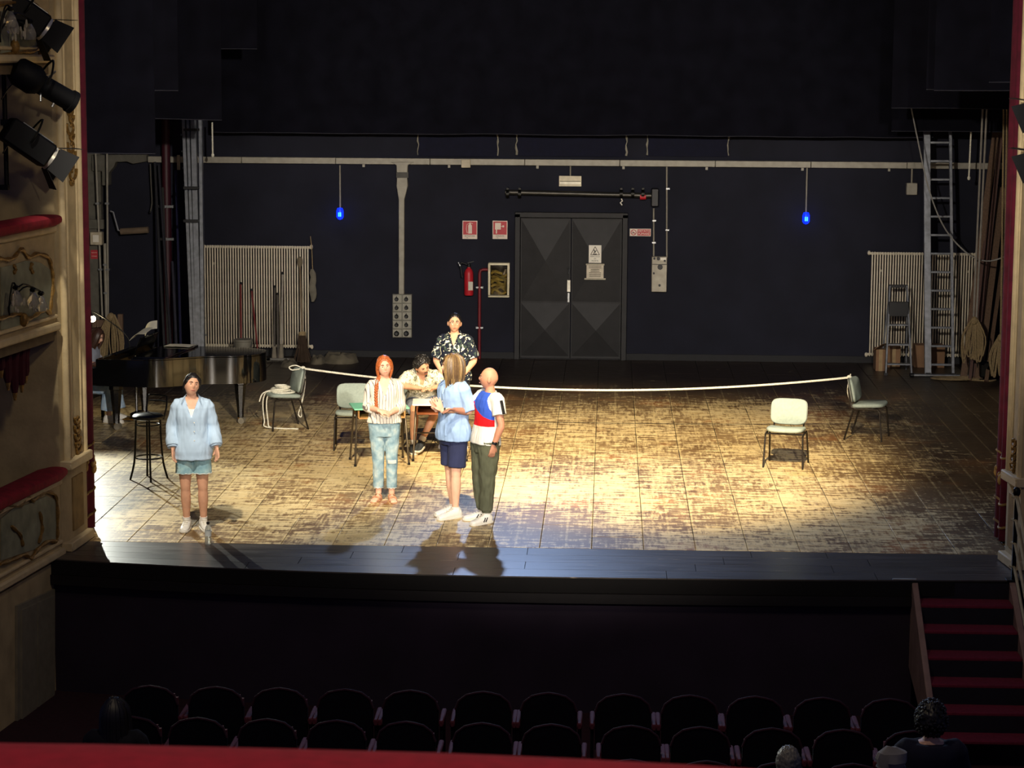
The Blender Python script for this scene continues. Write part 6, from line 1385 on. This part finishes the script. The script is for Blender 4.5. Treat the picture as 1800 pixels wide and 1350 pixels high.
# ---- 6: bald man
CB = pattern_mat('colour_block_jersey', blocks); g = G(853, 917)
B = Body(1.70, elL=(.262, .06, 1.12), wrL=(.235, -.02, .90), hdL=(-.08, -.15, -1), pnL=(-1, 0, 0), elR=(-.235, -.12, 1.22), wrR=(-.14, -.33, 1.27), hdR=(.3, -1, .1), pnR=(.3, .1, -1), anL=(.085, -.03, .085), anR=(-.10, .02, .085), knL=(.10, -.02, .49), knR=(-.10, -.03, .49), toL=(.25, -1, 0), toR=(-.35, -1, 0), lean=R_(-5), yaw=R_(-32), pitch=R_(-3), girth=.99, armr=1.02, curl=.5)
t, b = build_person('bald man in a blue, red and white colour-block t-shirt and olive joggers', B, g, R_(-60), skin('skin_ruddy', 'b07c64'), browc='7a6a5a', lipc='a06a5c')
s_ = garment('colour_block_shirt', shirt(B, .020, .89, .022, .33, .022, send=.012), CB, t, amp=.008, sc=15, seed=2)
sh, el = B.p['shL'], B.p['elL']; mb = MB(); d = (el-sh).normalized(); sd = V((1, .1, .25)).normalized()
mb.bar(sh+sd*.084+d*.02, sh+sd*.092+d*.175, .035, .014, sd); mb.build('black_sleeve_stripe', BLACKP, s_, .003)
MB().tube([B.tm @ V((.068*cos(k*pi/12), .012+.062*sin(k*pi/12)-.006, 1.478-.012*(1-sin(k*pi/12)))) for k in range(24)], .008, 6, True).build('neck_band', mat('white_jersey', 'e3e2dc', .9), s_)
j_ = garment('olive_joggers', pants(B, .014, .93, .92, .030, -.012, 1.0), mat('olive_cotton', '4f5240', .9, 0, var=.12, scale=7), t, amp=.013, sc=16, seed=12)
for q in 'LR':
    c = along([B.p['hip'+q], B.p['kn'+q], B.p['an'+q]], .915)[-1]; MB().tube([c+V((0, 0, .022)), c-V((0, 0, .03))], [.058, .054], 16).build('ankle_cuff', mat('olive_cotton', '4f5240', .9), j_)
socks(B, t, .04); shoes(B, t, WSH, WSO)
for q in 'LR':
    a, d = B.p['an'+q], B.p['to'+q].normalized(); sd = d.cross(V((0, 0, 1)))
    for s2 in (-1, 1):
        for k in (0, 1): p = V((a.x, a.y, 0))+d*(.05+.03*k)+sd*s2*.05; MB().bar(p+V((0, 0, .03)), p+d*-.03+V((0, 0, .075))-sd*s2*.006, .012, .006, sd).build('shoe_stripe', BLACKP, t)
c = B.p['wrL']; d = (B.p['wrL']-B.p['elL']).normalized(); w_ = MB().tube([c-d*.04, c-d*.012], [.032, .031], 14).build('watch_strap', BLACKP, t); MB().ell(c-d*.026+V((.032, 0, 0)), (.008, .018, .02), 10, 6).build('watch_face', mat('watch_glass', '101216', .1), w_)
# ---- 7: pianist
bx = PW(-.50, .82, 0); t = thing('piano_bench', 'black piano bench under the pianist behind the left curtain', 'bench', bx, rp)
MB().box(-.18, .18, -.38, .38, .36, .43).build('cushion', mat('black_vinyl', '15140f', .28), t, .02, 2)
for x in (-.15, .15):
    for y in (-.34, .34): MB().box(x-.02, x+.02, y-.02, y+.02, 0, .37).build('leg', BLACKM, t)
MB().box(-.16, .16, -.36, .36, .32, .36).build('apron_frame', BLACKM, t)
B = Body(1.68, pel=(0, .0, .53), lean=R_(14), hipL=(.09, 0, .515), hipR=(-.09, 0, .515), knL=(.11, -.44, .50), knR=(-.13, -.44, .50), anL=(.11, -.46, .085), anR=(-.13, -.42, .085), toL=(.1, -1, 0), toR=(-.1, -1, 0), elL=(.23, -.10, .86), wrL=(.15, -.36, .83), hdL=(0, -1, -.1), pnL=(0, 0, -1), elR=(-.23, -.10, .86), wrR=(-.15, -.36, .83), hdR=(0, -1, -.1), pnR=(0, 0, -1), pitch=R_(10), curl=.6)
t, b = build_person('pianist with long brown hair, grey top and pale wide jeans at the piano', B, bx, rp+pi/2, SK_B)
garment('grey_top', shirt(B, .02, .90, .01, .55, .02), mat('grey_jersey', '8a8f9c', .9), t, amp=.006); garment('wide_jeans', pants(B, .02, 1.0, .88, .022, .05), pattern_mat('pale_denim', denim('7f9cba', 'a3bbd2', 'c0d2de')), t, amp=.012, sc=9); shoes(B, t, WSH, WSO)
H = hair_mat('dark_brown_hair', '3a2418'); hr = hair_cap(B, H, b, .016, .60, -.2, -.8, .004, seed=9); mb = MB(); rr = random.Random(6)
for k in range(34):
    a = R_(rr.uniform(-55, 235)); x, y = cos(a), sin(a); lock(mb, B.hm, [(x*.03, y*.03, .12), (x*.085, y*.105, .05), (x*.09, y*.11, -.08), (x*.08, y*.10+.01, -.2), (x*.07, y*.08+.02, rr.uniform(-.36, -.28))], .013, 5, 9)
mb.build('long_locks', H, hr)
# ---- audience seen from behind
def viewer(label, px, py, Y, hairm, clothm, hairf, yaw=0.0, H_=1.72, sc=1):
    B = Body(H_, pel=(0, 0, .56), lean=R_(-4), hipL=(.09, 0, .545), hipR=(-.09, 0, .545), knL=(.10, -.44, .53), knR=(-.10, -.44, .53), anL=(.1, -.46, .085), anR=(-.1, -.46, .085), elL=(.25, -.05, .84), wrL=(.1, -.3, .74), hdL=(0, -1, 0), pnL=(0, 0, -1), elR=(-.25, -.05, .84), wrR=(-.1, -.3, .74), hdR=(0, -1, 0), pnR=(0, 0, -1), girth=1.08)
    top = B.k*(B.hm @ V((0, 0, .125))).z; p = W(px, py, Y); t, b = build_person(label, B, (p.x, Y, p.z-top), pi+yaw, SK_B, vox=.011, face=True, group=None)
    garment('jacket', shirt(B, .035, .90, .01, .9, .03), clothm, t, .012, .008); garment('trousers', pants(B, .02, .99, .9, .02), mat('dark_trousers_b', '17171f', .9), t, .012); shoes(B, t, BLACKP, BLACKP, 'sneaker', BLACKP)
    hairf(B, b, hairm); return t
def hf_short(B, b, m): hair_cap(B, m, b, .014, .5, .0, -.6, .006, 40)
def hf_long(B, b, m):
    hr = hair_cap(B, m, b, .022, .5, -.2, -.85, .005); mb = MB(); rr = random.Random(8)
    for k in range(34): a = R_(rr.uniform(-50, 230)); x, y = cos(a), sin(a); lock(mb, B.hm, [(x*.03, y*.03, .125), (x*.09, y*.11, .04), (x*.10, y*.12, -.08), (x*.11, y*.12+.02, -.2), (x*.11, y*.11+.04, rr.uniform(-.34, -.26))], .02, 5, 9)
    mb.build('long_locks', m, hr)
def hf_curly(B, b, m):
    hr = hair_cap(B, m, b, .03, .4, -.2, -.7, .012, 60); mb = MB(); rr = random.Random(3)
    for k in range(160):
        a, z = rr.uniform(0, 2*pi), rr.uniform(-.5, 1); x, y = sqrt(1-z*z)*cos(a), sqrt(1-z*z)*sin(a)
        if y < -.3 and z < .3: continue
        c = B.hm @ (B.head_pt(x, y, z)+V((x, y, z))*.036); mb.ell(c, (.012, .012, .012), 6, 4)
    mb.build('curls', m, hr)['kind'] = 'stuff'
viewer('dark haired spectator at the left end of the stalls seen from behind', 203, 1226, 18.2, hair_mat('black_hair', '15110f'), mat('black_jacket', '0e0e14', .9), hf_long)
viewer('dark curly haired spectator in dark clothes by the stairs seen from behind', 1637, 1234, 17.9, hair_mat('black_hair', '15110f'), mat('navy_jacket', '101226', .9), hf_curly, H_=1.9)
viewer('grey haired spectator at the bottom of the picture seen from behind', 1386, 1310, 16.6, hair_mat('grey_hair', '6a675f', ), mat('grey_jacket', '2b2a30', .9), hf_short)
t = thing('pale_cap', 'pale folded cloth cap on the seat beside the curly haired spectator', 'cap', W(1566, 1348, 17.2)); mb = MB()
mb.loft([((0, 0, 0), (1, 0, 0), (0, 1, 0), .10, .09), ((0, 0, .06), (1, 0, 0), (0, 1, 0), .13, .10), ((.01, 0, .12), (1, 0, 0), (0, 1, 0), .11, .09), ((.0, 0, .165), (1, 0, 0), (0, 1, 0), .04, .04)], 14)
for v_ in mb.v: v_ += V((.02, .02, .015))*noise.noise(v_*11)
mb.build('cloth', mat('pale_grey_cloth', '7d7a78', .9), t, sharp=25); MB().tube([(.11*cos(k*pi/8), .10*sin(k*pi/8), .004) for k in range(16)], .008, 5, True).build('band', mat('pale_grey_band', '605e60', .9), t)
